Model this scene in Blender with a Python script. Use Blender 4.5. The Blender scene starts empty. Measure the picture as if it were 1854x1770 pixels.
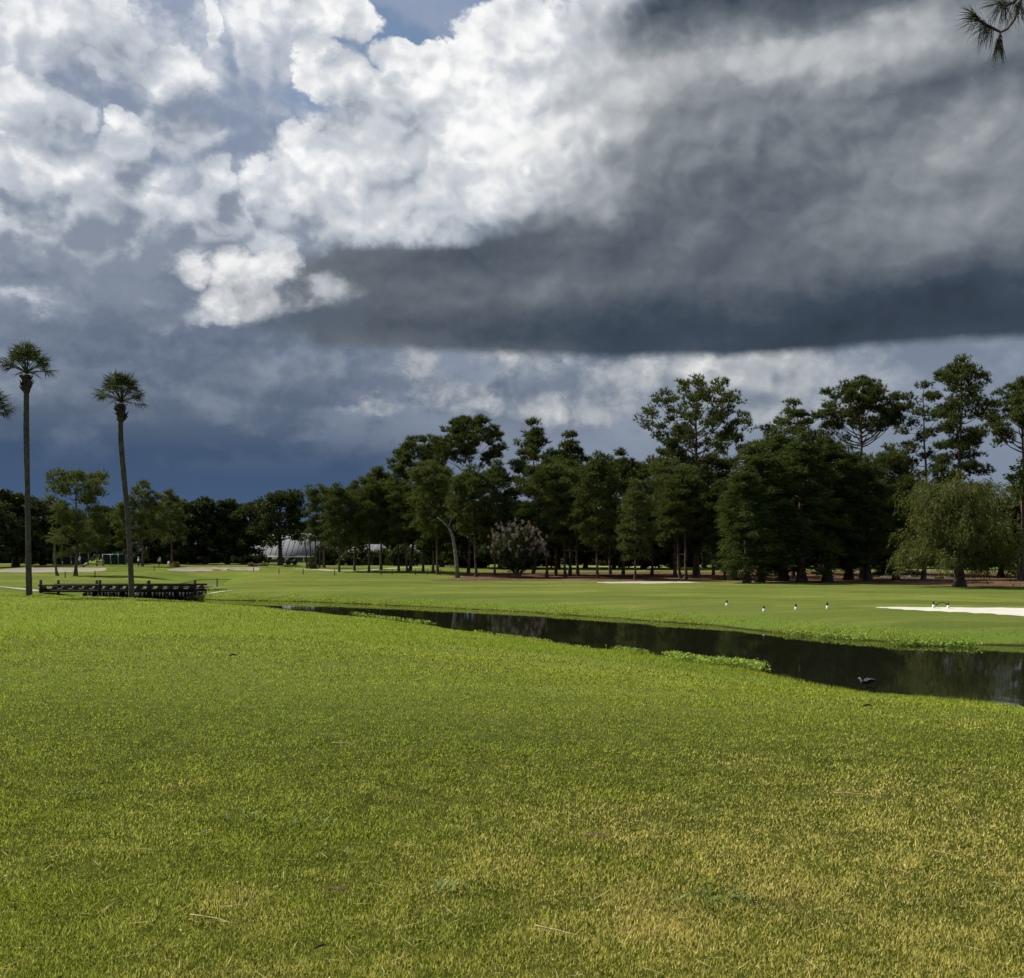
import bpy, bmesh, math, random
import numpy as np
from mathutils import Vector, Matrix, noise as mnoise

# ------------------------------------------------------------------ camera
SC = bpy.context.scene
COL = SC.collection
PW, PH, PF = 1854.0, 1770.0, 1857.0      # photo size and focal length in photo pixels
HOR = 1008.0                             # horizon row of the photo
CAMZ = 3.0
cam_d = bpy.data.cameras.new('camera')
cam = bpy.data.objects.new('camera', cam_d)
COL.objects.link(cam)
cam.location = (0, 0, CAMZ)
cam.rotation_euler = (math.radians(90), 0, 0)
cam_d.sensor_fit = 'HORIZONTAL'
cam_d.sensor_width = 36.0
cam_d.lens = 36.0 * PF / PW
cam_d.shift_y = (HOR - PH / 2) / PW
cam_d.clip_start = 0.1
cam_d.clip_end = 6000
SC.camera = cam
SC.view_settings.view_transform = 'Standard'
SC.view_settings.look = 'None'
SC.view_settings.exposure = 0.45
SC.view_settings.gamma = 1.0
SC.render.engine = 'CYCLES'
SC.cycles.use_denoising = True
SC.cycles.denoiser = 'OPENIMAGEDENOISE'
SC.cycles.denoising_prefilter = 'ACCURATE'
SC.cycles.denoising_input_passes = 'RGB_ALBEDO_NORMAL'
SC.cycles.max_bounces = 5
SC.cycles.diffuse_bounces = 1
SC.cycles.use_adaptive_sampling = True
SC.cycles.adaptive_threshold = 0.015
SC.cycles.adaptive_min_samples = 8
SC.cycles.glossy_bounces = 3
SC.cycles.transmission_bounces = 2
SC.cycles.transparent_max_bounces = 6
SC.cycles.caustics_reflective = False
SC.cycles.caustics_refractive = False

# sun: high, ahead of the camera and to the left (trunks are lit on their left edge)
SUN_AZ = math.radians(-58)               # measured from +Y (view direction), negative = left
SUN_EL = math.radians(48)
SUN_DIR = Vector((math.sin(SUN_AZ) * math.cos(SUN_EL), math.cos(SUN_AZ) * math.cos(SUN_EL), math.sin(SUN_EL)))
sun_d = bpy.data.lights.new('sun', 'SUN')
sun_d.energy = 5.0
sun_d.angle = math.radians(0.55)
sun_d.color = (1.0, 0.95, 0.86)
sun = bpy.data.objects.new('sun', sun_d)
COL.objects.link(sun)
sun.rotation_euler = SUN_DIR.to_track_quat('Z', 'Y').to_euler()


# ------------------------------------------------------------------ a small language for shader math
class NT:
    def __init__(s, tree):
        s.t = tree
        s.n = tree.nodes
        s.l = tree.links

    def put(s, sock, v):
        if isinstance(v, S):
            s.l.new(v.k, sock)
        elif v is not None:
            sock.default_value = v

    def math(s, op, a, b=None, c=None, clamp=False):
        n = s.n.new('ShaderNodeMath')
        n.operation = op
        n.use_clamp = clamp
        s.put(n.inputs[0], a)
        if b is not None: s.put(n.inputs[1], b)
        if c is not None: s.put(n.inputs[2], c)
        return S(s, n.outputs[0])

    def vmath(s, op, a, b=None, c=None):
        n = s.n.new('ShaderNodeVectorMath')
        n.operation = op
        s.put(n.inputs[0], a)
        if b is not None: s.put(n.inputs[1], b)
        if c is not None: s.put(n.inputs[2], c)
        return S(s, n.outputs['Value' if op in ('DOT_PRODUCT', 'LENGTH', 'DISTANCE') else 'Vector'])

    def scale(s, a, f):
        n = s.n.new('ShaderNodeVectorMath')
        n.operation = 'SCALE'
        s.put(n.inputs[0], a)
        s.put(n.inputs['Scale'], f)
        return S(s, n.outputs['Vector'])

    def comb(s, x, y, z):
        n = s.n.new('ShaderNodeCombineXYZ')
        for i, v in enumerate((x, y, z)): s.put(n.inputs[i], v)
        return S(s, n.outputs[0])

    def sep(s, v):
        n = s.n.new('ShaderNodeSeparateXYZ')
        s.put(n.inputs[0], v)
        return [S(s, o) for o in n.outputs]

    def noise(s, vec, scale, detail=4, rough=0.5, dist=0.0, color=False, typ='FBM', lac=2.0, dim='3D'):
        n = s.n.new('ShaderNodeTexNoise')
        n.noise_dimensions = dim
        n.noise_type = typ
        s.put(n.inputs['Vector'], vec)
        n.inputs['Scale'].default_value = scale
        n.inputs['Detail'].default_value = detail
        n.inputs['Roughness'].default_value = rough
        n.inputs['Lacunarity'].default_value = lac
        n.inputs['Distortion'].default_value = dist
        return S(s, n.outputs['Color' if color else 'Fac'])

    def voro(s, vec, scale, detail=0, rough=0.5, smooth=0.6, feature='SMOOTH_F1', out='Distance', rand=1.0, norm=False):
        n = s.n.new('ShaderNodeTexVoronoi')
        n.feature = feature
        n.normalize = norm
        s.put(n.inputs['Vector'], vec)
        n.inputs['Scale'].default_value = scale
        n.inputs['Detail'].default_value = detail
        n.inputs['Roughness'].default_value = rough
        n.inputs['Randomness'].default_value = rand
        if feature == 'SMOOTH_F1': n.inputs['Smoothness'].default_value = smooth
        return S(s, n.outputs[out])

    def step(s, x, a, b):                       # smoothstep
        n = s.n.new('ShaderNodeMapRange')
        n.interpolation_type = 'SMOOTHSTEP'
        s.put(n.inputs[0], x)
        s.put(n.inputs[1], a)
        s.put(n.inputs[2], b)
        return S(s, n.outputs[0])

    def lin(s, x, a, b, c=0.0, d=1.0):
        n = s.n.new('ShaderNodeMapRange')
        for i, v in enumerate((x, a, b, c, d)): s.put(n.inputs[i], v)
        return S(s, n.outputs[0])

    def mix(s, f, a, b, blend='MIX'):
        n = s.n.new('ShaderNodeMix')
        n.data_type = 'RGBA'
        n.blend_type = blend
        n.clamp_factor = True
        s.put(n.inputs[0], f)
        for i, v in ((6, a), (7, b)):
            if isinstance(v, tuple) and len(v) == 3: v = v + (1.0,)
            s.put(n.inputs[i], v)
        return S(s, n.outputs[2])

    def fmix(s, f, a, b):
        n = s.n.new('ShaderNodeMix')
        n.data_type = 'FLOAT'
        s.put(n.inputs[0], f); s.put(n.inputs[2], a); s.put(n.inputs[3], b)
        return S(s, n.outputs[0])

    def ramp(s, x, stops, interp='LINEAR'):
        n = s.n.new('ShaderNodeValToRGB')
        n.color_ramp.interpolation = interp
        e = n.color_ramp.elements
        while len(e) < len(stops): e.new(0.5)
        for q, (p, c) in zip(e, stops):
            q.position = p
            q.color = tuple(c) + (1.0,) if len(c) == 3 else c
        s.put(n.inputs[0], x)
        return S(s, n.outputs[0])


class S:
    def __init__(s, nt, k):
        s.nt = nt
        s.k = k
    def __add__(a, b): return a.nt.math('ADD', a, b)
    def __radd__(a, b): return a.nt.math('ADD', b, a)
    def __sub__(a, b): return a.nt.math('SUBTRACT', a, b)
    def __rsub__(a, b): return a.nt.math('SUBTRACT', b, a)
    def __mul__(a, b): return a.nt.math('MULTIPLY', a, b)
    def __rmul__(a, b): return a.nt.math('MULTIPLY', b, a)
    def __truediv__(a, b): return a.nt.math('DIVIDE', a, b)
    def __rtruediv__(a, b): return a.nt.math('DIVIDE', b, a)
    def __neg__(a): return a.nt.math('MULTIPLY', a, -1.0)


def srgb(r, g, b):
    f = lambda c: (c / 255 / 12.92) if c / 255 <= 0.04045 else ((c / 255 + 0.055) / 1.055) ** 2.4
    return (f(r), f(g), f(b))


# ------------------------------------------------------------------ world: Nishita blue seen through layers of cloud
def sky_dir(px, py):                      # photo pixel -> azimuth, elevation in degrees
    az = math.atan((px - PW / 2) / PF)
    el = math.atan((HOR - py) / PF * math.cos(az))
    return math.degrees(az), math.degrees(el)


def build_world():
    w = bpy.data.worlds.new('World')
    SC.world = w
    w.use_nodes = True
    t = NT(w.node_tree)
    t.n.clear()
    tc = t.n.new('ShaderNodeTexCoord')
    d = S(t, tc.outputs['Generated'])
    dx, dy, dz = t.sep(d)
    az = t.math('ARCTAN2', dx, dy) * 57.29578
    el = t.math('ARCSINE', dz) * 57.29578
    p0 = t.comb(az, el, 0.0)
    K = 1857.0 * math.pi / 180
    groups = {}

    nd = t.vmath('MULTIPLY', d, (1.0, 1.0, 1.2))
    nd2 = t.vmath('ADD', nd, (5.2, 1.3, 8.7))

    def warp(s, det, rough):
        return t.comb(t.noise(nd, s, det, rough) - 0.5, t.noise(nd2, s, det, rough) - 0.5, 0.0)
    w1 = warp(8.0, 1, 0.5)
    w2 = warp(30.0, 5, 0.6)
    ps = t.vmath('ADD', p0, t.scale(w1, 2.4))          # broad drift
    pd = t.vmath('ADD', p0, t.vmath('ADD', t.scale(w1, 1.6), t.scale(w2, 1.3)))   # for the layered deck
    pw = t.vmath('ADD', ps, t.scale(w2, 2.3))          # plus ragged edges

    def caps(pos, blobs, base=0.0, op='ADD'):
        """rounded caps: sum (soft tone) or union (puffs), each set in a small node group of its own"""
        key = (tuple(blobs), base, op)
        if key not in groups:
            g = bpy.data.node_groups.new('cloud_caps', 'ShaderNodeTree')
            g.interface.new_socket('pos', in_out='INPUT', socket_type='NodeSocketVector')
            g.interface.new_socket('fac', in_out='OUTPUT', socket_type='NodeSocketFloat')
            gt = NT(g)
            gx, gy, _ = gt.sep(S(gt, g.nodes.new('NodeGroupInput').outputs[0]))
            X3 = gt.comb(gx, gx, gx)
            Y3 = gt.comb(gy, gy, gy)
            bl = list(blobs)
            while len(bl) % 3: bl.append(bl[-1][:4] + (0.0 if op == 'ADD' else bl[-1][4],))
            acc = None
            for i in range(0, len(bl), 3):                # three caps at a time, one per vector component
                tri = [(sky_dir(q[0], q[1]), K / q[2], K / q[3], q[4]) for q in bl[i:i + 3]]
                ix = tuple(q[1] for q in tri); ox = tuple(-q[0][0] * q[1] for q in tri)
                iy = tuple(q[2] for q in tri); oy = tuple(-q[0][1] * q[2] for q in tri)
                wt = tuple(q[3] for q in tri); nw = tuple(-q[3] for q in tri)
                qx = gt.vmath('MULTIPLY_ADD', X3, ix, ox)
                qy = gt.vmath('MULTIPLY_ADD', Y3, iy, oy)
                r2 = gt.vmath('MULTIPLY_ADD', qy, qy, gt.vmath('MULTIPLY', qx, qx))
                if op == 'ADD':
                    f = gt.vmath('MAXIMUM', gt.vmath('MULTIPLY_ADD', r2, (-1, -1, -1), (1, 1, 1)), (0, 0, 0))
                    acc = gt.vmath('MULTIPLY', f, wt) if acc is None else gt.vmath('MULTIPLY_ADD', f, wt, acc)
                else:
                    f = gt.vmath('MULTIPLY_ADD', r2, nw, wt)
                    acc = f if acc is None else gt.vmath('MAXIMUM', f, acc)
            cx, cy, cz = gt.sep(acc)
            if op == 'ADD': acc = cx + cy + cz + base
            else: acc = gt.math('MAXIMUM', gt.math('MAXIMUM', cx, cy), gt.math('MAXIMUM', cz, base))
            go = g.nodes.new('NodeGroupOutput')
            g.links.new(acc.k, go.inputs[0])
            groups[key] = g
        n = t.n.new('ShaderNodeGroup')
        n.node_tree = groups[key]
        t.put(n.inputs[0], pos)
        return S(t, n.outputs[0])

    # cauliflower noise, sampled twice for a lit side
    v0 = t.vmath('ADD', nd, t.scale(w2, 0.02))
    off = Vector((-0.5, 0.1, 0.85)).normalized() * 0.015
    v1 = t.vmath('ADD', v0, tuple(off))

    def bump(v, s):
        return t.math('ABSOLUTE', t.math('MULTIPLY_ADD', t.noise(v, s, 0, 0.5), 2.0, -1.0))

    def billow(v):
        return bump(v, 11.0) * 0.95 + bump(v, 26.0) * 0.58 + bump(v, 60.0) * 0.27
    b0 = billow(v0)
    relief = b0 - billow(v1)                            # >0 : slope turned away from the light
    fine = t.noise(v0, 62.0, 5, 0.68) - 0.5
    shape = (b0 - 0.40) + fine * 0.6
    sv = t.vmath('MULTIPLY', d, (1.0, 1.0, 2.1))
    soft0 = t.noise(sv, 7.0, 5, 0.5) - 0.5
    soft1 = t.noise(t.vmath('ADD', sv, (-0.02, 0, 0.07)), 7.0, 3, 0.5) - 0.5
    soft_rel = soft0 - soft1

    # --- clear air behind it all
    sky = t.n.new('ShaderNodeTexSky')
    sky.sky_type = 'NISHITA'
    sky.sun_disc = False
    sky.sun_elevation = SUN_EL
    sky.sun_rotation = SUN_AZ
    sky.air_density = 1.2
    sky.dust_density = 0.6
    blue = t.scale(S(t, sky.outputs[0]), 0.075)

    # --- far layer: rain-dark slate near the horizon, blue-grey above
    far = t.ramp(t.lin(el, 0.0, 40.0), [(0.0, srgb(82, 106, 133)), (0.08, srgb(66, 88, 119)), (0.14, srgb(65, 84, 112)),
                                        (0.185, srgb(88, 102, 123)), (0.28, srgb(102, 114, 133)), (0.42, srgb(118, 130, 150)), (0.62, srgb(138, 153, 180)), (1.0, srgb(128, 150, 185))])
    far = t.mix(caps(ps, [(1600, 860, 900, 330, 1.0), (1050, 830, 420, 120, 0.45)]), far, srgb(127, 139, 156))
    far = t.mix(caps(ps, [(100, 625, 320, 55, 0.25), (430, 650, 380, 45, 0.22)]), far, srgb(72, 90, 120))
    # smooth rolls of grey along the middle heights
    far = t.mix(t.step(soft_rel + relief * 0.12 + fine * 0.25, -0.08, 0.17) * t.step(el, 4.0, 9.0) * 0.55, far, srgb(152, 162, 180))
    hole = caps(pw, [(660, 60, 160, 90, 1.2), (560, 15, 80, 50, 0.7), (700, 110, 110, 70, 0.6), (20, 38, 80, 40, 0.9), (540, 170, 60, 70, 0.7)])
    col = t.mix(t.step(hole - shape * 0.4, 0.3, 0.8), far, blue)

    def cumulus(col, pos, puffs, shade, white, mid, dark, edge=(0.02, 0.16), ragged=0.30, gain=1.1, rgain=0.85, opacity=1.0, delta=(-0.55, 1.35, 0)):
        D = caps(pos, puffs, -1.0, 'MAX')
        D1 = caps(t.vmath('ADD', pos, delta), puffs, -1.0, 'MAX')
        g = t.math('MAXIMUM', t.math('MINIMUM', (D - D1) * gain, 0.40), -0.5)
        f = g - relief * rgain - shade
        a = t.step(D + shape * ragged, edge[0], t.step(f, 0.15, -0.35) * 0.5 + edge[1])   # crisp lit tops, soft dark feet
        f = f + soft0 * 0.35 + fine * 0.62
        c = t.mix(t.step(f, -0.75, 0.16), dark, mid)
        c = t.mix(t.step(f, 0.02, 0.85), c, white)
        return t.mix(a * opacity if opacity < 1 else a, col, c)

    # --- soft cumulus, upper left
    sh = caps(ps, [(190, 190, 170, 100, 0.55), (380, 230, 220, 150, 0.32), (60, 430, 200, 140, 0.25), (40, 170, 120, 80, 0.20), (520, 240, 160, 140, 0.22)], -0.14)
    col = cumulus(col, pw, [(60, 60, 190, 130, 0.9), (170, 50, 110, 90, 0.9), (215, 110, 70, 70, 0.8), (200, 160, 120, 90, 0.7), (320, 150, 90, 70, 0.6), (300, 210, 110, 60, 0.5), (40, 250, 170, 80, 0.6), (110, 320, 180, 90, 0.6),
                            (395, 40, 20, 60, 0.6), (500, 70, 120, 90, 0.55), (30, 430, 190, 110, 0.6), (430, 170, 170, 150, 0.45), (330, 310, 180, 90, 0.5), (520, 260, 140, 110, 0.5), (150, 240, 160, 70, 0.6), (250, 60, 90, 60, 0.4)], sh,
                  srgb(243, 244, 246), srgb(184, 191, 203), srgb(132, 145, 166), edge=(-0.12, 0.40), ragged=0.60, gain=0.95, rgain=1.25)

    # --- grey layered cloud lower on the left
    sh = caps(ps, [(200, 720, 500, 120, 0.2), (100, 600, 300, 60, 0.15)], 0.0)
    col = cumulus(col, pw, [(150, 410, 220, 100, 0.8), (330, 440, 160, 80, 0.7), (90, 490, 220, 80, 0.8), (300, 545, 220, 60, 0.7), (60, 590, 220, 50, 0.7), (250, 625, 260, 45, 0.7), (470, 680, 300, 50, 0.6), (120, 700, 300, 50, 0.6), (620, 700, 160, 50, 0.4), (330, 750, 300, 30, 0.35)], sh,
                  srgb(148, 158, 172), srgb(112, 123, 141), srgb(84, 98, 119), edge=(-0.15, 0.55), ragged=0.6, gain=0.8, rgain=1.0, opacity=0.75)

    # --- the bright bank in the middle
    sh = caps(ps, [(800, 430, 380, 60, 0.35), (690, 250, 130, 100, 0.28), (500, 400, 130, 100, 0.40), (940, 210, 190, 170, -0.42), (820, 160, 120, 60, -0.15), (640, 330, 120, 60, -0.15), (1080, 130, 140, 160, 0.25), (720, 400, 120, 50, -0.2), (800, 360, 120, 60, 0.15), (560, 300, 60, 40, -0.1)], -0.06)
    col = cumulus(col, pw, [(610, 140, 80, 62, 0.9), (740, 190, 170, 80, 0.9), (830, 120, 130, 60, 0.9), (930, 100, 130, 110, 0.9), (700, 290, 200, 120, 0.9), (860, 300, 240, 190, 1.0), (980, 260, 190, 230, 1.0),
                            (540, 350, 110, 70, 0.8), (640, 400, 190, 70, 0.8), (820, 400, 260, 80, 0.8), (620, 25, 80, 46, 0.7), (720, 95, 80, 34, 0.6), (1080, 250, 180, 300, 0.8)], sh,
                  srgb(252, 252, 251), srgb(200, 205, 212), srgb(134, 144, 160), edge=(0.0, 0.20), ragged=0.40, gain=0.9, rgain=1.10)

    # --- towers on the left
    sh = caps(ps, [(240, 460, 320, 120, 0.46), (330, 475, 220, 70, 0.26), (100, 540, 340, 110, 0.40), (330, 230, 140, 100, 0.16), (200, 350, 90, 90, 0.28), (430, 420, 90, 80, 0.2), (400, 360, 50, 60, 0.12)], 0.0)
    col = cumulus(col, pw, [(222, 262, 66, 60, 0.9), (180, 340, 95, 90, 0.9), (110, 330, 60, 50, 0.5), (290, 385, 80, 48, 0.8), (240, 440, 180, 70, 0.8), (400, 320, 44, 52, 0.9), (455, 332, 26, 32, 0.7), (390, 400, 76, 66, 0.9), (350, 460, 150, 50, 0.7),
                            (470, 420, 90, 60, 0.6), (60, 300, 90, 60, 0.75), (120, 405, 100, 50, 0.65), (30, 400, 80, 50, 0.6), (330, 235, 90, 60, 0.5), (310, 140, 80, 60, 0.6), (60, 185, 100, 60, 0.65), (500, 335, 80, 50, 0.6), (230, 510, 130, 42, 0.5), (90, 520, 120, 40, 0.5), (210, 60, 70, 60, 0.7), (100, 40, 90, 60, 0.7), (330, 580, 120, 34, 0.25)], sh,
                  srgb(248, 248, 249), srgb(192, 198, 207), srgb(132, 142, 158), edge=(-0.02, 0.20), ragged=0.36, gain=0.85, rgain=1.0)

    # --- low broken cloud under the deck
    sh = caps(ps, [(1080, 690, 520, 110, 0.25), (760, 700, 160, 100, 0.05)], 0.0)
    col = cumulus(col, pw, [(752, 662, 40, 34, 0.35), (700, 738, 70, 16, 0.22), (790, 720, 60, 50, 0.4), (870, 735, 80, 34, 0.5), (1060, 735, 200, 46, 0.8), (1310, 680, 220, 70, 0.8), (1480, 700, 200, 90, 0.4), (1160, 690, 220, 60, 0.6), (1390, 740, 90, 70, 0.6), (960, 670, 120, 50, 0.4), (1200, 760, 160, 40, 0.4)], sh,
                  srgb(232, 232, 231), srgb(172, 177, 183), srgb(110, 121, 137), edge=(-0.1, 0.6), ragged=0.8, gain=0.6, rgain=1.0)

    # --- the dark deck on the right with its flat base
    _, e_base = sky_dir(1100, 638)
    azw, elw, _z = t.sep(t.vmath('ADD', p0, t.vmath('ADD', t.scale(w1, 0.7), t.scale(w2, 0.5))))
    base_edge = t.step(elw + (az + 2.0) * 0.016, e_base - 0.35, e_base + 0.35)
    body = caps(pd, [(1500, 330, 700, 430, 1.3), (1250, 560, 720, 130, 1.2), (1750, 600, 520, 220, 1.2), (1500, 30, 520, 180, 0.9), (820, 545, 420, 120, 1.0), (640, 560, 220, 80, 0.5), (1000, 500, 300, 120, 0.6), (1700, 100, 500, 260, 0.9)])
    body = body + (t.step(az, 10.0, 40.0) * 1.2)
    sx_, sy_, _z = t.sep(pd)
    body = body + t.step(sy_, sky_dir(900, 425)[1], sky_dir(900, 490)[1]) * t.step(sx_, sky_dir(480, 500)[0], sky_dir(680, 500)[0]) * 1.1
    am3 = t.step(body + shape * 0.35 + soft0 * 0.3, 0.25, 1.15) * base_edge
    tone = caps(pd, [(1200, 230, 380, 160, 0.12), (1250, 100, 480, 75, 0.24), (1650, 85, 340, 65, 0.26), (1060, 190, 170, 240, 0.20), (1720, 240, 300, 70, 0.14), (1800, 320, 260, 110, 0.12),
                     (1350, 10, 380, 60, -0.22), (1480, 585, 860, 85, -0.24), (1800, 590, 500, 80, -0.08), (1100, 450, 400, 65, -0.08), (1280, 330, 240, 80, -0.06), (1700, 440, 340, 80, 0.06), (860, 480, 300, 50, -0.06), (800, 595, 340, 45, -0.02), (1010, 490, 110, 60, 0.06), (640, 520, 160, 60, 0.05)], 0.40)
    tone = tone + soft_rel * 0.24 + soft0 * 0.14 - relief * 0.15 * t.step(el, 9.0, 22.0) - relief * 0.05 + fine * 0.09
    cd = t.ramp(tone, [(0.0, srgb(46, 56, 69)), (0.2, srgb(62, 73, 87)), (0.42, srgb(102, 110, 119)), (0.62, srgb(142, 148, 154)), (0.85, srgb(200, 203, 206)), (1.0, srgb(225, 226, 228))])
    col = t.mix(am3, col, cd)

    # --- the bright foot of the bank, in front of the deck
    sh = caps(ps, [(680, 550, 230, 140, 0.75), (480, 615, 260, 50, 0.30), (640, 600, 200, 60, 0.35)], -0.10)
    col = cumulus(col, pw, [(450, 500, 80, 60, 0.9), (510, 480, 60, 46, 0.8), (500, 555, 130, 66, 0.9), (440, 560, 80, 56, 0.8), (575, 560, 120, 70, 0.8), (370, 490, 50, 36, 0.5)], sh,
                  srgb(246, 246, 245), srgb(184, 188, 194), srgb(88, 99, 114), edge=(-0.05, 0.55), ragged=0.55, gain=0.8)

    # --- the rest of the sky: the same broken cloud, without the particular masses ahead
    gn = t.noise(nd, 5.0, 5, 0.55)
    gen = t.ramp(gn, [(0.30, srgb(92, 116, 158)), (0.43, srgb(120, 136, 162)), (0.50, srgb(150, 160, 174)), (0.58, srgb(205, 209, 214)), (0.66, srgb(170, 176, 184)), (0.80, srgb(112, 122, 134))])
    gen = t.mix(t.step(el, 16.0, 4.0), gen, srgb(92, 110, 138))

    def bgnode(c):
        n = t.n.new('ShaderNodeBackground')
        t.put(n.inputs[0], c)
        n.inputs[1].default_value = 0.74
        return n
    ahead = t.step(t.math('ABSOLUTE', az - 1.0), 50.0, 36.0) * t.step(el, 48.0, 34.0) * t.step(el, -3.0, -2.0)
    mx = t.n.new('ShaderNodeMixShader')
    t.put(mx.inputs[0], ahead)
    t.l.new(bgnode(gen).outputs[0], mx.inputs[1])
    t.l.new(bgnode(col).outputs[0], mx.inputs[2])
    out = t.n.new('ShaderNodeOutputWorld')
    t.l.new(mx.outputs[0], out.inputs[0])
    w.cycles.sampling_method = 'NONE'


build_world()

# ------------------------------------------------------------------ helpers
RNG = np.random.default_rng(7)


def at(px, py, Y):                        # a photo pixel at depth Y -> world point
    return ((px - PW / 2) / PF * Y, Y, CAMZ - (py - HOR) / PF * Y)


def ax(px, Y):
    return (px - PW / 2) / PF * Y


def vnoise(x, y, seed=0):                 # smooth value noise, about -1..1
    x = np.asarray(x, float); y = np.asarray(y, float)
    xi = np.floor(x); yi = np.floor(y)
    fx = x - xi; fy = y - yi
    fx = fx * fx * (3 - 2 * fx); fy = fy * fy * (3 - 2 * fy)
    def h(a, b):
        n = np.sin(a * 127.1 + b * 311.7 + seed * 74.7) * 43758.5453
        return (n - np.floor(n)) * 2 - 1
    return (h(xi, yi) * (1 - fx) + h(xi + 1, yi) * fx) * (1 - fy) + (h(xi, yi + 1) * (1 - fx) + h(xi + 1, yi + 1) * fx) * fy


def fnoise(x, y, seed=0, oct=4):
    s = 0; a = 1.0
    for i in range(oct):
        s = s + a * vnoise(x * 2 ** i, y * 2 ** i, seed + i)
        a *= 0.5
    return s / 1.9


def sstep(a, b, x):
    t = np.clip((np.asarray(x, float) - a) / (b - a), 0, 1)
    return t * t * (3 - 2 * t)


def tag(o, label=None, cat=None, group=None, kind=None):
    if label: o['label'] = label
    if cat: o['category'] = cat
    if group: o['group'] = group
    if kind: o['kind'] = kind
    return o


def link(name, me, mat=None, parent=None, loc=None):
    o = bpy.data.objects.new(name, me)
    COL.objects.link(o)
    if mat is not None and me is not None and len(me.materials) == 0:
        for m in (mat if isinstance(mat, (list, tuple)) else [mat]): me.materials.append(m)
    if parent is not None: o.parent = parent
    if loc is not None: o.location = loc
    return o


def empty(name, loc=(0, 0, 0), rz=0.0):
    o = bpy.data.objects.new(name, None)
    o.empty_display_size = 0.2
    COL.objects.link(o)
    o.location = loc
    o.rotation_euler = (0, 0, rz)
    return o


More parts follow.
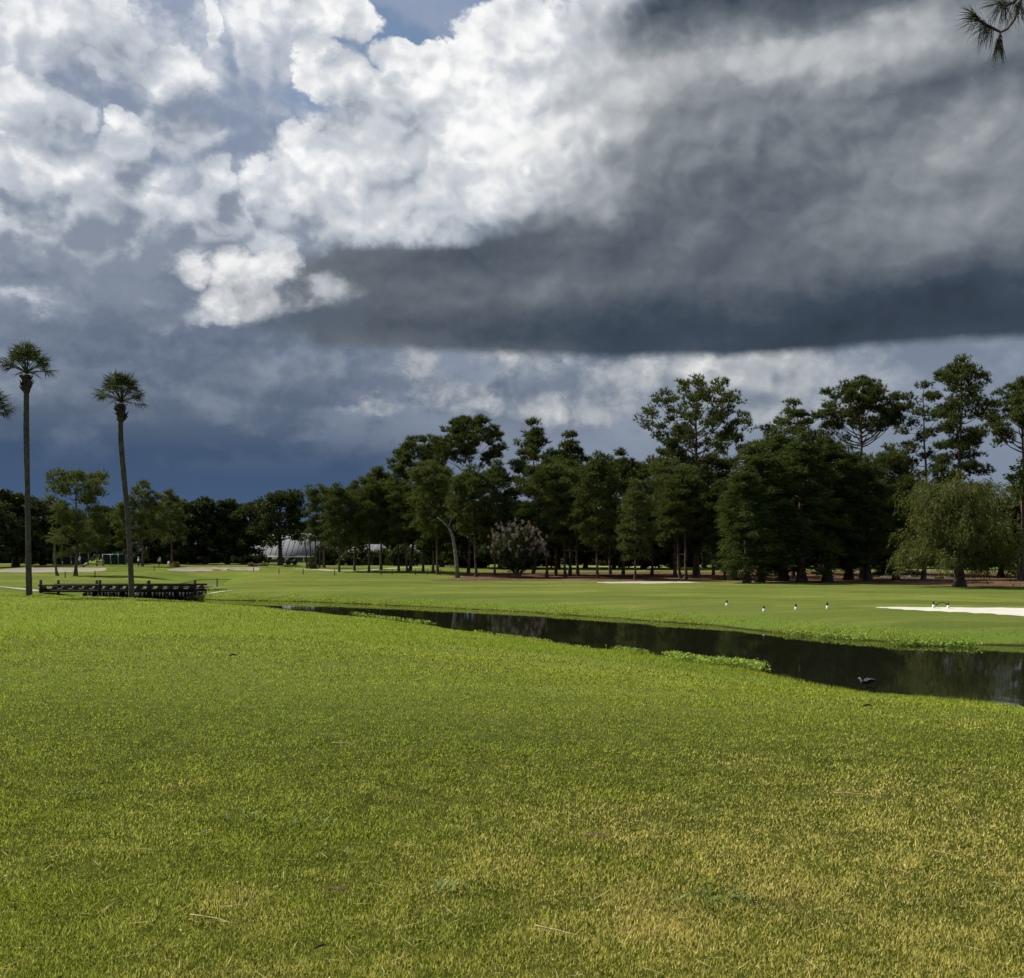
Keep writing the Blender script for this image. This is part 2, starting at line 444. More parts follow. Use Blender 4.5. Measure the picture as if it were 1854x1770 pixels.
class MB:
    """collects triangles and quads, builds one mesh"""
    def __init__(s):
        s.v = []; s.t = []; s.q = []; s.n = 0

    def add(s, v, tris=None, quads=None):
        v = np.asarray(v, np.float32).reshape(-1, 3)
        if tris is not None and len(tris): s.t.append(np.asarray(tris, np.int32).reshape(-1, 3) + s.n)
        if quads is not None and len(quads): s.q.append(np.asarray(quads, np.int32).reshape(-1, 4) + s.n)
        s.v.append(v); s.n += len(v)
        return s

    def box(s, c, size, rz=0.0, taper=1.0):
        x, y, z = [k / 2 for k in size]
        v = np.array([(-x, -y, -z), (x, -y, -z), (x, y, -z), (-x, y, -z), (-x * taper, -y * taper, z), (x * taper, -y * taper, z), (x * taper, y * taper, z), (-x * taper, y * taper, z)])
        ca, sa = math.cos(rz), math.sin(rz)
        v = np.stack([v[:, 0] * ca - v[:, 1] * sa, v[:, 0] * sa + v[:, 1] * ca, v[:, 2]], 1) + np.asarray(c)
        return s.add(v, quads=[(0, 3, 2, 1), (4, 5, 6, 7), (0, 1, 5, 4), (1, 2, 6, 5), (2, 3, 7, 6), (3, 0, 4, 7)])

    def tube(s, pts, rad, sides=7, cap=True):
        pts = np.asarray(pts, float); n = len(pts)
        rad = np.broadcast_to(np.asarray(rad, float), (n,))
        tan = np.gradient(pts, axis=0)
        tan /= np.linalg.norm(tan, axis=1, keepdims=True) + 1e-9
        up = np.array((0, 0, 1.0)) if abs(tan[0][2]) < 0.9 else np.array((1.0, 0, 0))
        a = np.cross(tan, up); a /= np.linalg.norm(a, axis=1, keepdims=True) + 1e-9
        b = np.cross(tan, a)
        th = np.arange(sides) * 2 * math.pi / sides
        ring = a[:, None, :] * np.cos(th)[None, :, None] + b[:, None, :] * np.sin(th)[None, :, None]
        v = (pts[:, None, :] + ring * rad[:, None, None]).reshape(-1, 3)
        i = np.arange(n - 1)[:, None] * sides; j = np.arange(sides)[None, :]; k = (j + 1) % sides
        q = np.stack([i + j, i + k, i + sides + k, i + sides + j], -1).reshape(-1, 4)
        tr = []
        if cap:
            v = np.vstack([v, pts[:1], pts[-1:]])
            c0, c1 = n * sides, n * sides + 1
            for jj in range(sides):
                kk = (jj + 1) % sides
                tr.append((c0, kk, jj)); tr.append((c1, (n - 1) * sides + jj, (n - 1) * sides + kk))
        return s.add(v, tris=tr, quads=q)

    def ball(s, c, r, seg=10, rings=7, sq=None):
        r = np.broadcast_to(np.asarray(r, float), (3,))
        v = [(0, 0, -1)]; 
        for i in range(1, rings):
            ph = -math.pi / 2 + math.pi * i / rings
            for j in range(seg):
                th = 2 * math.pi * j / seg
                v.append((math.cos(ph) * math.cos(th), math.cos(ph) * math.sin(th), math.sin(ph)))
        v.append((0, 0, 1)); v = np.array(v) * r + np.asarray(c)
        tr = []; q = []
        for j in range(seg):
            k = (j + 1) % seg
            tr.append((0, 1 + k, 1 + j)); tr.append((len(v) - 1, 1 + (rings - 2) * seg + j, 1 + (rings - 2) * seg + k))
            for i in range(rings - 2):
                q.append((1 + i * seg + j, 1 + i * seg + k, 1 + (i + 1) * seg + k, 1 + (i + 1) * seg + j))
        return s.add(v, tris=tr, quads=q)

    def mesh(s, name, smooth=False):
        me = bpy.data.meshes.new(name)
        v = np.concatenate(s.v) if s.v else np.zeros((0, 3), np.float32)
        t = np.concatenate(s.t) if s.t else np.zeros((0, 3), np.int32)
        q = np.concatenate(s.q) if s.q else np.zeros((0, 4), np.int32)
        me.vertices.add(len(v)); me.vertices.foreach_set('co', v.astype(np.float32).ravel())
        nl = len(t) * 3 + len(q) * 4
        me.loops.add(nl)
        me.loops.foreach_set('vertex_index', np.concatenate([t.ravel(), q.ravel()]).astype(np.int32))
        me.polygons.add(len(t) + len(q))
        st = np.concatenate([np.arange(len(t)) * 3, len(t) * 3 + np.arange(len(q)) * 4]).astype(np.int32)
        me.polygons.foreach_set('loop_start', st)
        if smooth: me.polygons.foreach_set('use_smooth', np.ones(len(t) + len(q), bool))
        me.update(calc_edges=True)
        return me

    def build(s, name, mat, parent=None, smooth=False, loc=None):
        return link(name, s.mesh(name, smooth), mat, parent, loc)


# ------------------------------------------------------------------ materials
def material(name):
    m = bpy.data.materials.new(name)
    m.use_nodes = True
    t = NT(m.node_tree)
    t.n.clear()
    out = t.n.new('ShaderNodeOutputMaterial')
    return m, t, out


def principled(t, out, color, rough=0.8, spec=0.3, bump=None, bump_str=0.3, bump_dist=0.02, metal=0.0):
    b = t.n.new('ShaderNodeBsdfPrincipled')
    if isinstance(color, tuple) and len(color) == 3: color = color + (1.0,)
    t.put(b.inputs['Base Color'], color)
    t.put(b.inputs['Roughness'], rough)
    b.inputs['Specular IOR Level'].default_value = spec
    b.inputs['Metallic'].default_value = metal
    if bump is not None:
        n = t.n.new('ShaderNodeBump')
        n.inputs['Strength'].default_value = bump_str
        n.inputs['Distance'].default_value = bump_dist
        t.put(n.inputs['Height'], bump)
        t.l.new(n.outputs[0], b.inputs['Normal'])
    t.l.new(b.outputs[0], out.inputs[0])
    return b


def plain(name, color, rough=0.7, var=0.15, scale=6.0, spec=0.3, metal=0.0, bump=0.15):
    """a painted or raw surface with mottling and fine relief"""
    m, t, out = material(name)
    tc = t.n.new('ShaderNodeTexCoord')
    p = S(t, tc.outputs['Object'])
    n = t.noise(p, scale, 5, 0.6)
    c = t.mix(t.step(n, 0.3, 0.7), tuple(k * (1 - var) for k in color), tuple(min(1, k * (1 + var)) for k in color))
    principled(t, out, c, rough, spec, t.noise(p, scale * 5, 4, 0.6), bump, 0.02, metal)
    return m


def leafmat(name, c_dark, c_light, trans=0.25, vscale=0.5, rough=0.6, tint=None):
    m, t, out = material(name)
    tc = t.n.new('ShaderNodeTexCoord')
    p = S(t, tc.outputs['Object'])
    oi = t.n.new('ShaderNodeObjectInfo')
    rnd = S(t, oi.outputs['Random'])
    geo = t.n.new('ShaderNodeNewGeometry')
    isl = S(t, geo.outputs['Random Per Island'])
    f = t.noise(p, vscale, 2, 0.5) * 0.6 + isl * 0.55 + rnd * 0.3
    c = t.mix(t.step(f, 0.3, 1.05), c_dark, c_light)
    if tint: c = t.mix(t.step(isl, 0.90, 0.93) * 0.8, c, tint)
    b = t.n.new('ShaderNodeBsdfPrincipled')
    t.put(b.inputs['Base Color'], c)
    b.inputs['Roughness'].default_value = 0.85
    b.inputs['Specular IOR Level'].default_value = 0.03
    tr = t.n.new('ShaderNodeBsdfTranslucent')
    t.put(tr.inputs[0], t.mix(0.35, c, (0.16, 0.2, 0.02)))
    mx = t.n.new('ShaderNodeMixShader')
    mx.inputs[0].default_value = trans
    t.l.new(b.outputs[0], mx.inputs[1]); t.l.new(tr.outputs[0], mx.inputs[2])
    t.l.new(mx.outputs[0], out.inputs[0])
    return m


# ------------------------------------------------------------------ the lie of the land
NEAR = np.array([(120, 12), (60, 16), (30, 19.0), (20, 21.3), (12.2, 23.7), (10.2, 25.2), (8.5, 27.6), (7.4, 31.8), (3.4, 38.2), (-2.4, 49), (-5.2, 54), (-10.4, 61), (-17.6, 67.5), (-26.5, 73), (-34, 83), (-36.5, 95), (-40, 120), (-48, 160)], float)
FAR = np.array([(120, 26), (60, 34), (34, 38.0), (20, 40.2), (15.2, 42.6), (12.0, 47.5), (10.4, 52.0), (0.6, 65.5), (-7.4, 73), (-16.5, 80.5), (-23.5, 83), (-27.6, 86), (-31, 95), (-35, 122), (-44, 160)], float)


def seg_dist(P, x, y):
    d = np.full(np.shape(x), 1e9)
    for (a, b) in zip(P[:-1], P[1:]):
        ex, ey = b - a
        t = np.clip(((x - a[0]) * ex + (y - a[1]) * ey) / (ex * ex + ey * ey), 0, 1)
        d = np.minimum(d, np.hypot(x - a[0] - t * ex, y - a[1] - t * ey))
    return d


def inside(poly, x, y):
    c = np.zeros(np.shape(x), bool)
    n = len(poly)
    for i in range(n):
        x1, y1 = poly[i]; x2, y2 = poly[(i + 1) % n]
        if y1 == y2: continue
        c ^= ((y1 > y) != (y2 > y)) & (x < (x2 - x1) * (y - y1) / (y2 - y1) + x1)
    return c


WPOLY = np.vstack([NEAR, FAR[::-1]])

# bunkers: name, centre, half sizes, turn, depth, lip
BUNKERS = [
    ('right', (31.3, 50.4), (13.0, 4.5), -0.714, 0.12, 0.08),
    ('grove', (15.8, 119), (5.8, 3.0), 0.0, 0.10, 0.12),
    ('left_green', (ax(80, 170), 170), (9.2, 7.0), 0.0, 0.20, 0.40),
    ('mid_green', (ax(358, 176), 176), (4.6, 5.5), 0.0, 0.2, 0.34),
    ('front_green', (ax(430, 182), 182), (3.8, 4.6), 0.0, 0.2, 0.30),
    ('behind_grove', (ax(1655, 152), 152), (5.6, 5.5), 0.0, 0.1, 0.1),
]


def bunker_f(b, x, y):                    # <1 inside, wobbly outline
    _, (cx, cy), (rx, ry), rot, dep, lip = b
    ca, sa = math.cos(rot), math.sin(rot)
    u = ((x - cx) * ca + (y - cy) * sa) / rx
    v = (-(x - cx) * sa + (y - cy) * ca) / ry
    th = np.arctan2(v, u)
    return np.hypot(u, v) * (1 + 0.06 * np.sin(3 * th + cx) + 0.045 * np.sin(5 * th + 2 * cy) + 0.02 * np.sin(11 * th + cx))


def gz(x, y, raw=False):
    x = np.asarray(x, float); y = np.asarray(y, float)
    ins = inside(WPOLY, x, y)
    wob = vnoise(x * 0.7, y * 0.7, 3) * 0.35 + vnoise(x * 2.1, y * 2.1, 4) * 0.12
    dn = np.maximum(seg_dist(NEAR, x, y) + np.where(ins, 0, wob), 0); df = np.maximum(seg_dist(FAR, x, y) + np.where(ins, 0, wob), 0)
    base = sstep(130, 260, y) * 1.35 + 0.30 * sstep(80, 130, y) * sstep(150, 120, y) * 0 + (0.05 + 0.09 * sstep(70, 120, y)) * fnoise(x * 0.045, y * 0.06, 1, 3)
    base = base + 0.6 * np.exp(-(((x + 66) / 26) ** 2 + ((y - 190) / 20) ** 2)) * 0.5
    # far side
    flat = base + 0.12 * (1 - sstep(20, 60, df))
    zf = -0.5 + (flat + 0.5) * (1 - np.exp(-df / 2.0))
    # near side: a low bank, and the tee plateau on top of it
    cap = 0.75 * (1 - sstep(62, 105, y)) + (base + 0.25) * sstep(62, 105, y)
    crest = 21.5 + 1.2 * np.sin(x * 0.16 + 1.0) + 0.22 * np.clip(-x - 4, 0, 40) * 0.2
    tee = 1 - sstep(crest - 1.0, crest + 5.5, y)
    top = cap + (1.4 - cap) * tee
    lin = -0.5 + 0.125 * dn
    k = 0.35                               # smooth minimum
    h = np.clip(0.5 + 0.5 * (top - lin) / k, 0, 1)
    zn = top * (1 - h) + lin * h - k * h * (1 - h)
    z = np.where(dn <= df, zn, zf)
    z = np.where(ins, -0.5 - 0.45 * np.minimum(np.minimum(dn, df), 2.0), z)
    for b in BUNKERS:
        f = bunker_f(b, x, y)
        cy, ry = b[1][1], b[2][1]
        back = sstep(-0.2, 0.9, (y - cy) / ry)
        z = z + b[5] * np.exp(-((f - 1.12) / 0.16) ** 2) * (0.15 + 0.85 * back)      # lip, highest at the back
        if not raw: z = z - (b[4] + 0.12) * sstep(1.12 if b[1][1] > 100 else 1.03, 0.80, f) * (2.2 if b[1][1] > 100 else 1.0)
    z = z + (0.02 * vnoise(x * 0.35, y * 0.35, 9) + 0.008 * vnoise(x * 1.3, y * 1.3, 11)) * (~ins)
    return z


def gz1(x, y):
    return float(gz(np.array([x]), np.array([y]))[0])


def grid_mesh(name, X, Y, Z):
    r, c = X.shape
    v = np.stack([X, Y, Z], -1).reshape(-1, 3)
    i = np.arange(r - 1)[:, None] * c + np.arange(c - 1)[None, :]
    q = np.stack([i, i + 1, i + c + 1, i + c], -1).reshape(-1, 4)
    m = MB(); m.add(v, quads=q)
    return m.mesh(name, True)


def make_ground():
    k = np.linspace(0, 1, 470)
    yy = -30 + 30 * k * 1.0 + 22 * (np.exp(k * 4.35) - 1)
    ss = np.linspace(-1, 1, 361)
    ss = 1.35 * (0.75 * ss + 0.25 * ss ** 3)
    Yg, Sg = np.meshgrid(yy, ss, indexing='ij')
    Xg = Sg * (Yg * 1.0 + 44)
    Zg = gz(Xg, Yg)
    me = grid_mesh('ground', Xg, Yg, Zg)
    # what grows where: straw litter under the grove, rough on the banks
    x = Xg.ravel(); y = Yg.ravel()
    n = fnoise(x * 0.12, y * 0.12, 5, 4)
    edge = 124 - 0.30 * np.clip(x - 5, 0, 30) - 0.55 * np.clip(x - 30, 0, 60) + 2.5 * vnoise(x * 0.15, y * 0.1, 8)
    straw = sstep(edge - 1.5, edge + 2.5, y + n * 2.5) * sstep(-14, -2, x + n * 5) * (1 - sstep(168, 190, y + 8 * n))
    dn = seg_dist(NEAR, x, y); df = seg_dist(FAR, x, y)
    bank = np.exp(-(dn / 5.0) ** 2) + np.exp(-(df / 3.5) ** 2)
    crest = 21.5
    strip = sstep(24, 31, y) * (1 - sstep(62, 80, y)) * sstep(-0.5, 1.5, df - dn) * (1 - sstep(2, 10, x))
    at_ = me.attributes.new('cover', 'FLOAT_COLOR', 'POINT')
    blades = 1 - 0.75 * sstep(7, 14, y) - 0.25 * sstep(14, 24, y)
    a = np.stack([straw, np.clip(bank, 0, 1), strip, blades], -1).astype(np.float32)
    at_.data.foreach_set('color', a.ravel())

    m, t, out = material('turf')
    geo = t.n.new('ShaderNodeNewGeometry')
    p = S(t, geo.outputs['Position'])
    av = t.n.new('ShaderNodeAttribute'); av.attribute_name = 'cover'
    cs, cb, ct = t.sep(S(t, av.outputs['Color']))
    ca = S(t, av.outputs['Alpha'])
    pxy = t.vmath('MULTIPLY', p, (1, 1, 0.0))
    big = t.noise(pxy, 0.09, 4, 0.55)
    mid = t.noise(t.vmath('MULTIPLY', pxy, (0.5, 1.3, 0)), 0.55, 4, 0.55)
    small = t.noise(pxy, 4.0, 4, 0.65)
    tiny = t.noise(pxy, 22.0, 2, 0.6)
    green = t.mix(t.step(big * 0.5 + mid * 0.5, 0.40, 0.60), (0.120, 0.150, 0.032), (0.235, 0.245, 0.058))
    green = t.mix(t.step(t.noise(t.vmath('MULTIPLY', pxy, (0.035, 0.075, 0)), 1.0, 5, 0.62), 0.43, 0.57), (0.100, 0.132, 0.030), green)
    # rows of the mower, faint
    sx, sy, sz = t.sep(p)
    mow = t.math('SINE', (sx * 0.35 + sy * 1.0) * 0.55 + mid * 2.0)
    green = t.mix(t.step(mow, -0.5, 0.5) * 0.22, green, (0.20, 0.23, 0.045))
    green = t.mix(t.step(t.noise(t.vmath('MULTIPLY', pxy, (0.35, 1.5, 0)), 0.16, 5, 0.6), 0.50, 0.62) * 0.7, green, (0.265, 0.240, 0.060))
    green = t.mix(t.step(t.noise(t.vmath('MULTIPLY', pxy, (0.22, 1.0, 0)), 0.24, 4, 0.55), 0.50, 0.64) * 0.75 * (1.0 - ct), green, (0.104, 0.140, 0.036))
    green = t.mix(t.step(ct * 0.9 + mid * 0.35 - 0.2, 0.3, 0.8) * 0.75, green, (0.190, 0.235, 0.044))
    green = t.mix(t.step(cb, 0.35, 0.9) * 0.55, green, (0.125, 0.205, 0.030))
    green = t.mix(t.step(small * 0.6 + tiny * 0.4, 0.35, 0.7) * 0.65, t.mix(0.55, green, (0.05, 0.07, 0.014)), green)
    shaded_thatch = t.mix(t.step(small, 0.35, 0.65), (0.024, 0.030, 0.007), (0.060, 0.060, 0.018))  # thatch colour, darkened to paint in the shade between the blades
    green = t.mix(ca, green, shaded_thatch)
    litter = t.mix(t.step(t.noise(pxy, 1.4, 5, 0.65), 0.35, 0.65), (0.050, 0.028, 0.018), (0.140, 0.085, 0.052))
    litter = t.mix(t.step(t.noise(t.vmath('MULTIPLY', pxy, (0.25, 1.0, 0)), 0.35, 4, 0.6), 0.56, 0.68) * 0.8, litter, (0.24, 0.20, 0.15))
    c = t.mix(t.step(cs, 0.35, 0.65), green, litter)
    mud = t.step(sz, -0.42, -0.48)
    c = t.mix(mud, c, (0.035, 0.032, 0.014))
    principled(t, out, c, 1.0, 0.0, small * 0.5 + tiny * 0.6, 0.9, 0.05)
    o = link('ground', me, m)
    tag(o, kind='structure')
    return o


make_ground()


def make_water():
    m, t, out = material('still_water')
    geo = t.n.new('ShaderNodeNewGeometry')
    p = S(t, geo.outputs['Position'])
    n = t.noise(t.vmath('MULTIPLY', p, (1.0, 0.55, 1)), 1.6, 3, 0.5)
    n2 = t.noise(t.vmath('MULTIPLY', p, (1.0, 0.7, 1)), 9.0, 2, 0.5)
    patch = t.step(t.noise(p, 0.12, 3, 0.5), 0.45, 0.65)
    b = principled(t, out, (0.010, 0.011, 0.006), 0.03, 0.5, n * 0.7 + n2 * patch * 0.06, 0.07, 0.05)
    b.inputs['IOR'].default_value = 1.33
    x = np.linspace(-60, 125, 60); y = np.linspace(10, 165, 60)
    Y, X = np.meshgrid(y, x, indexing='ij')
    o = link('water', grid_mesh('water', X, Y, np.full_like(X, -0.5)), m)
    tag(o, kind='structure')


make_water()


# sand in the bunkers: each its own dished sheet with a ragged rim
def make_sand():
    m, t, out = material('bunker_sand')
    geo = t.n.new('ShaderNodeNewGeometry')
    p = S(t, geo.outputs['Position'])
    oi = t.n.new('ShaderNodeObjectInfo')
    oc = S(t, oi.outputs['Color'])
    n = t.noise(p, 1.2, 5, 0.6)
    c = t.mix(t.step(n, 0.3, 0.75), t.mix(1.0, oc, (0.88, 0.88, 0.88), 'MULTIPLY'), oc)
    principled(t, out, c, 0.95, 0.1, t.noise(t.vmath('MULTIPLY', p, (1, 3, 1)), 5.0, 4, 0.6), 0.5, 0.05)
    for b in BUNKERS:
        cx, cy = b[1]
        th = np.linspace(0, 2 * math.pi, 73)[:-1]
        rr = np.linspace(0, 1.06, 9)
        vs = [(cx, cy)]
        for r in rr[1:]:
            for a in th:
                u, v = math.cos(a), math.sin(a)
                f = float(bunker_f(b, np.array([cx + u * b[2][0]]), np.array([cy + v * b[2][1]]))[0])
                s = r / f
                vs.append((cx + u * b[2][0] * s, cy + v * b[2][1] * s))
        vs = np.array(vs)
        f = bunker_f(b, vs[:, 0], vs[:, 1])
        z = gz(vs[:, 0], vs[:, 1], raw=True) - b[4] * sstep(1.0, 0.75, f) - 0.02 - 0.05 * sstep(0.99, 1.06, f)
        tr = [(0, 1 + i, 1 + (i + 1) % 72) for i in range(72)]
        q = []
        for k in range(7):
            for i in range(72):
                j = (i + 1) % 72
                q.append((1 + k * 72 + i, 1 + (k + 1) * 72 + i, 1 + (k + 1) * 72 + j, 1 + k * 72 + j))
        mb = MB(); mb.add(np.column_stack([vs, z]), tris=tr, quads=q)
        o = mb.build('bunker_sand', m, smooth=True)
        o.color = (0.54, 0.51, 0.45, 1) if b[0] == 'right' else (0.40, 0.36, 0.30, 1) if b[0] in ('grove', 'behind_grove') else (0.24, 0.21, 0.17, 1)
        tag(o, kind='structure')


make_sand()

# ------------------------------------------------------------------ turf blades on the tee (uncountable: one object)
def grass_material(name):
    m, t, out = material(name)
    av = t.n.new('ShaderNodeAttribute'); av.attribute_name = 'blade'
    r, dry, fr = t.sep(S(t, av.outputs['Color']))
    green = t.mix(r, (0.046, 0.068, 0.007), (0.490, 0.575, 0.076))
    straw = t.mix(r, (0.140, 0.110, 0.022), (0.95, 0.82, 0.25))
    c = t.mix(t.step(dry + (r - 0.5) * 0.9, 0.35, 0.85), green, straw)
    c = t.mix(fr, c, t.mix(r, (0.050, 0.084, 0.009), (0.370, 0.500, 0.070)))
    b = t.n.new('ShaderNodeBsdfPrincipled')
    t.put(b.inputs['Base Color'], c)
    b.inputs['Roughness'].default_value = 0.55
    b.inputs['Specular IOR Level'].default_value = 0.0
    tr = t.n.new('ShaderNodeBsdfTranslucent')
    t.put(tr.inputs[0], t.mix(0.30, c, (0.30, 0.29, 0.015)))
    mx = t.n.new('ShaderNodeMixShader')
    mx.inputs[0].default_value = 0.42
    t.l.new(b.outputs[0], mx.inputs[1]); t.l.new(tr.outputs[0], mx.inputs[2])
    t.l.new(mx.outputs[0], out.inputs[0])
    return m


GRASS = grass_material('grass_blades')


def blades(name, x, y, h, wd, lean, rnd, dry, fr, mat, sink=0.004):
    n = len(x)
    z = gz(x, y) - sink
    th = RNG.uniform(0, 2 * math.pi, n)
    la = RNG.uniform(0, 2 * math.pi, n)
    dx = np.cos(th) * wd / 2; dy = np.sin(th) * wd / 2
    lx = np.cos(la) * lean * h; ly = np.sin(la) * lean * h
    hz = h * np.sqrt(np.maximum(0.05, 1 - lean ** 2))
    v = np.empty((n, 3, 3), np.float32)
    v[:, 0] = np.stack([x - dx, y - dy, z], -1)
    v[:, 1] = np.stack([x + dx, y + dy, z], -1)
    v[:, 2] = np.stack([x + lx, y + ly, z + hz], -1)
    me = bpy.data.meshes.new(name)
    me.vertices.add(n * 3); me.vertices.foreach_set('co', v.ravel())
    me.loops.add(n * 3); me.loops.foreach_set('vertex_index', np.arange(n * 3, dtype=np.int32))
    me.polygons.add(n); me.polygons.foreach_set('loop_start', np.arange(n, dtype=np.int32) * 3)
    me.update(calc_edges=False)
    a = me.attributes.new('blade', 'FLOAT_COLOR', 'FACE')
    a.data.foreach_set('color', np.stack([rnd, dry, fr, np.ones(n)], -1).astype(np.float32).ravel())
    return link(name, me, mat)


def make_lawn():
    # as many blades per unit of view at every distance: dense near, sparser and wider farther off
    n = 620000
    r = RNG.uniform(1.6 / 27.0, 1.6 / 3.2, n)
    y = 1.6 / r
    y = y * RNG.uniform(0.96, 1.04, n)
    x = RNG.uniform(-0.66, 0.66, n) * y
    ok = seg_dist(NEAR, x, y) > 0.7
    ok &= ~inside(WPOLY, x, y)
    x = x[ok]; y = y[ok]; n = len(x)
    big = fnoise(x * 0.22, y * 0.22, 21, 3)
    mid = fnoise(x * 0.9, y * 0.7, 25, 3)
    clump = fnoise(x * 6.0, y * 6.0, 31, 2)
    rnd = np.where(RNG.random(n) < 0.46 + 0.2 * clump + 0.09 * sstep(5, 9, y), 0.85, 0.26)
    rnd = np.clip(rnd + 0.17 * RNG.standard_normal(n) + 0.10 * mid, 0, 1)
    near = 1 - sstep(4.2, 9.0, y + 1.2 * big)
    right = sstep(-0.1, 0.35, x / y) * 0.10
    dry = 0.10 + 0.38 * near + right + 0.20 * big + 0.22 * mid + 0.16 * clump
    dry = dry + 0.42 * sstep(0.25, 0.75, fnoise(x * 1.6 + 9, y * 1.1, 41, 3)) * (0.4 + near)
    tuft = sstep(0.45, 0.8, fnoise(x * 2.3 + 3, y * 1.9, 47, 3))          # denser, darker, taller clumps
    dry = dry - 0.5 * tuft
    rnd = np.clip(rnd - 0.16 * tuft, 0, 1)
    dry = np.clip(dry - 0.1 - 0.12 * sstep(7, 12, y), 0, 1)
    px = y / 1025.0
    wd = np.maximum(0.0036, px * 1.35) * RNG.uniform(0.7, 1.35, n)
    h = (0.017 + 0.014 * RNG.random(n)) * (1 + 0.3 * clump) * (1 + 0.35 * tuft)
    h = np.maximum(h, px * 2.2)
    lean = np.clip(RNG.uniform(0.2, 0.98, n), 0, 0.95)
    fr = np.clip(0.55 * sstep(0.0, 0.5, fnoise(x * 0.17 + 4, y * 0.12, 71, 3)) * sstep(7, 12, y) + 0.30 * sstep(0.1, -0.45, x / y), 0, 0.6)
    dry = np.clip(dry - 0.14 * sstep(0.1, -0.4, x / y), 0, 1)
    o = blades('lawn_grass', x, y, h, wd, lean, rnd, dry, fr, GRASS)
    tag(o, 'short mown lawn grass, green with straw patches, in front of the stream', 'grass', kind='stuff')

    # longer unmown blades along the near bank
    xs = []; ys = []
    for (a, b) in zip(NEAR[3:13], NEAR[4:14]):
        L = np.hypot(*(b - a)); k = int(L * 620)
        tt = RNG.random(k); d = np.abs(RNG.normal(0.0, 1.1, k)) + 0.05
        nrm = np.array((-(b - a)[1], (b - a)[0])) / L
        if nrm @ (np.array((0, 0)) - a) < 0: nrm = -nrm
        p = a + tt[:, None] * (b - a) + nrm * d[:, None]
        xs.append(p[:, 0]); ys.append(p[:, 1])
    x = np.concatenate(xs); y = np.concatenate(ys)
    ok = gz(x, y) > -0.47
    x = x[ok]; y = y[ok]; n = len(x)
    tall = 0.6 + 0.7 * np.clip(fnoise(x * 0.8, y * 0.8, 55, 3), -0.6, 1)
    h = (0.10 + 0.12 * RNG.random(n)) * tall * (1 - 0.65 * sstep(38, 55, y))
    o = blades('bank_grass', x, y, h, np.maximum(0.012, y / 1025 * 0.7), RNG.uniform(0.1, 0.7, n), np.clip(0.55 + 0.3 * RNG.standard_normal(n), 0, 1), np.clip(RNG.normal(0.05, 0.1, n), 0, 1), np.full(n, 0.15), GRASS)
    tag(o, 'longer green grass fringing the near bank of the stream', 'grass', kind='stuff')
    # and along the far bank
    xs = []; ys = []
    for (a, b) in zip(FAR[2:11], FAR[3:12]):
        L = np.hypot(*(b - a)); k = int(L * 240)
        tt = RNG.random(k); d = np.abs(RNG.normal(0.0, 0.9, k)) + 0.02
        nrm = np.array((-(b - a)[1], (b - a)[0])) / L
        if nrm @ (np.array((60, 200)) - a) < 0: nrm = -nrm
        p = a + tt[:, None] * (b - a) + nrm * d[:, None]
        xs.append(p[:, 0]); ys.append(p[:, 1])
    x = np.concatenate(xs); y = np.concatenate(ys); n = len(x)
    tall = 0.5 + 0.9 * np.clip(fnoise(x * 0.5, y * 0.5, 57, 3), -0.4, 1)
    o = blades('bank_grass', x, y, (0.07 + 0.07 * RNG.random(n)) * tall, np.maximum(0.03, y / 1025 * 0.8), RNG.uniform(0.1, 0.7, n), np.clip(0.5 + 0.3 * RNG.standard_normal(n), 0, 1), np.clip(RNG.normal(0.1, 0.12, n), 0, 1), np.zeros(n), GRASS)
    tag(o, 'tufty green grass fringing the far bank of the stream', 'grass', kind='stuff')
    # the brighter strip beyond the tee, seen at a flat angle
    n = 90000
    y = 1 / RNG.uniform(1 / 66.0, 1 / 27.0, n)
    x = RNG.uniform(-0.62, 0.22, n) * y
    ok = (seg_dist(NEAR, x, y) > 1.0) & ~inside(WPOLY, x, y) & (seg_dist(NEAR, x, y) < seg_dist(FAR, x, y))
    x = x[ok]; y = y[ok]; n = len(x)
    o = blades('rough_grass', x, y, 0.05 + 0.05 * RNG.random(n), y / 1025 * 0.9, RNG.uniform(0.1, 0.8, n), np.clip(0.65 + 0.25 * RNG.standard_normal(n) + 0.2 * fnoise(x * 0.4, y * 0.4, 61, 3), 0, 1), np.clip(0.02 + 0.15 * fnoise(x * 0.3, y * 0.3, 63, 3), 0, 1), np.full(n, 0.75), GRASS)
    tag(o, 'brighter green rough below the palms, beyond the lawn crest', 'grass', kind='stuff')


make_lawn()


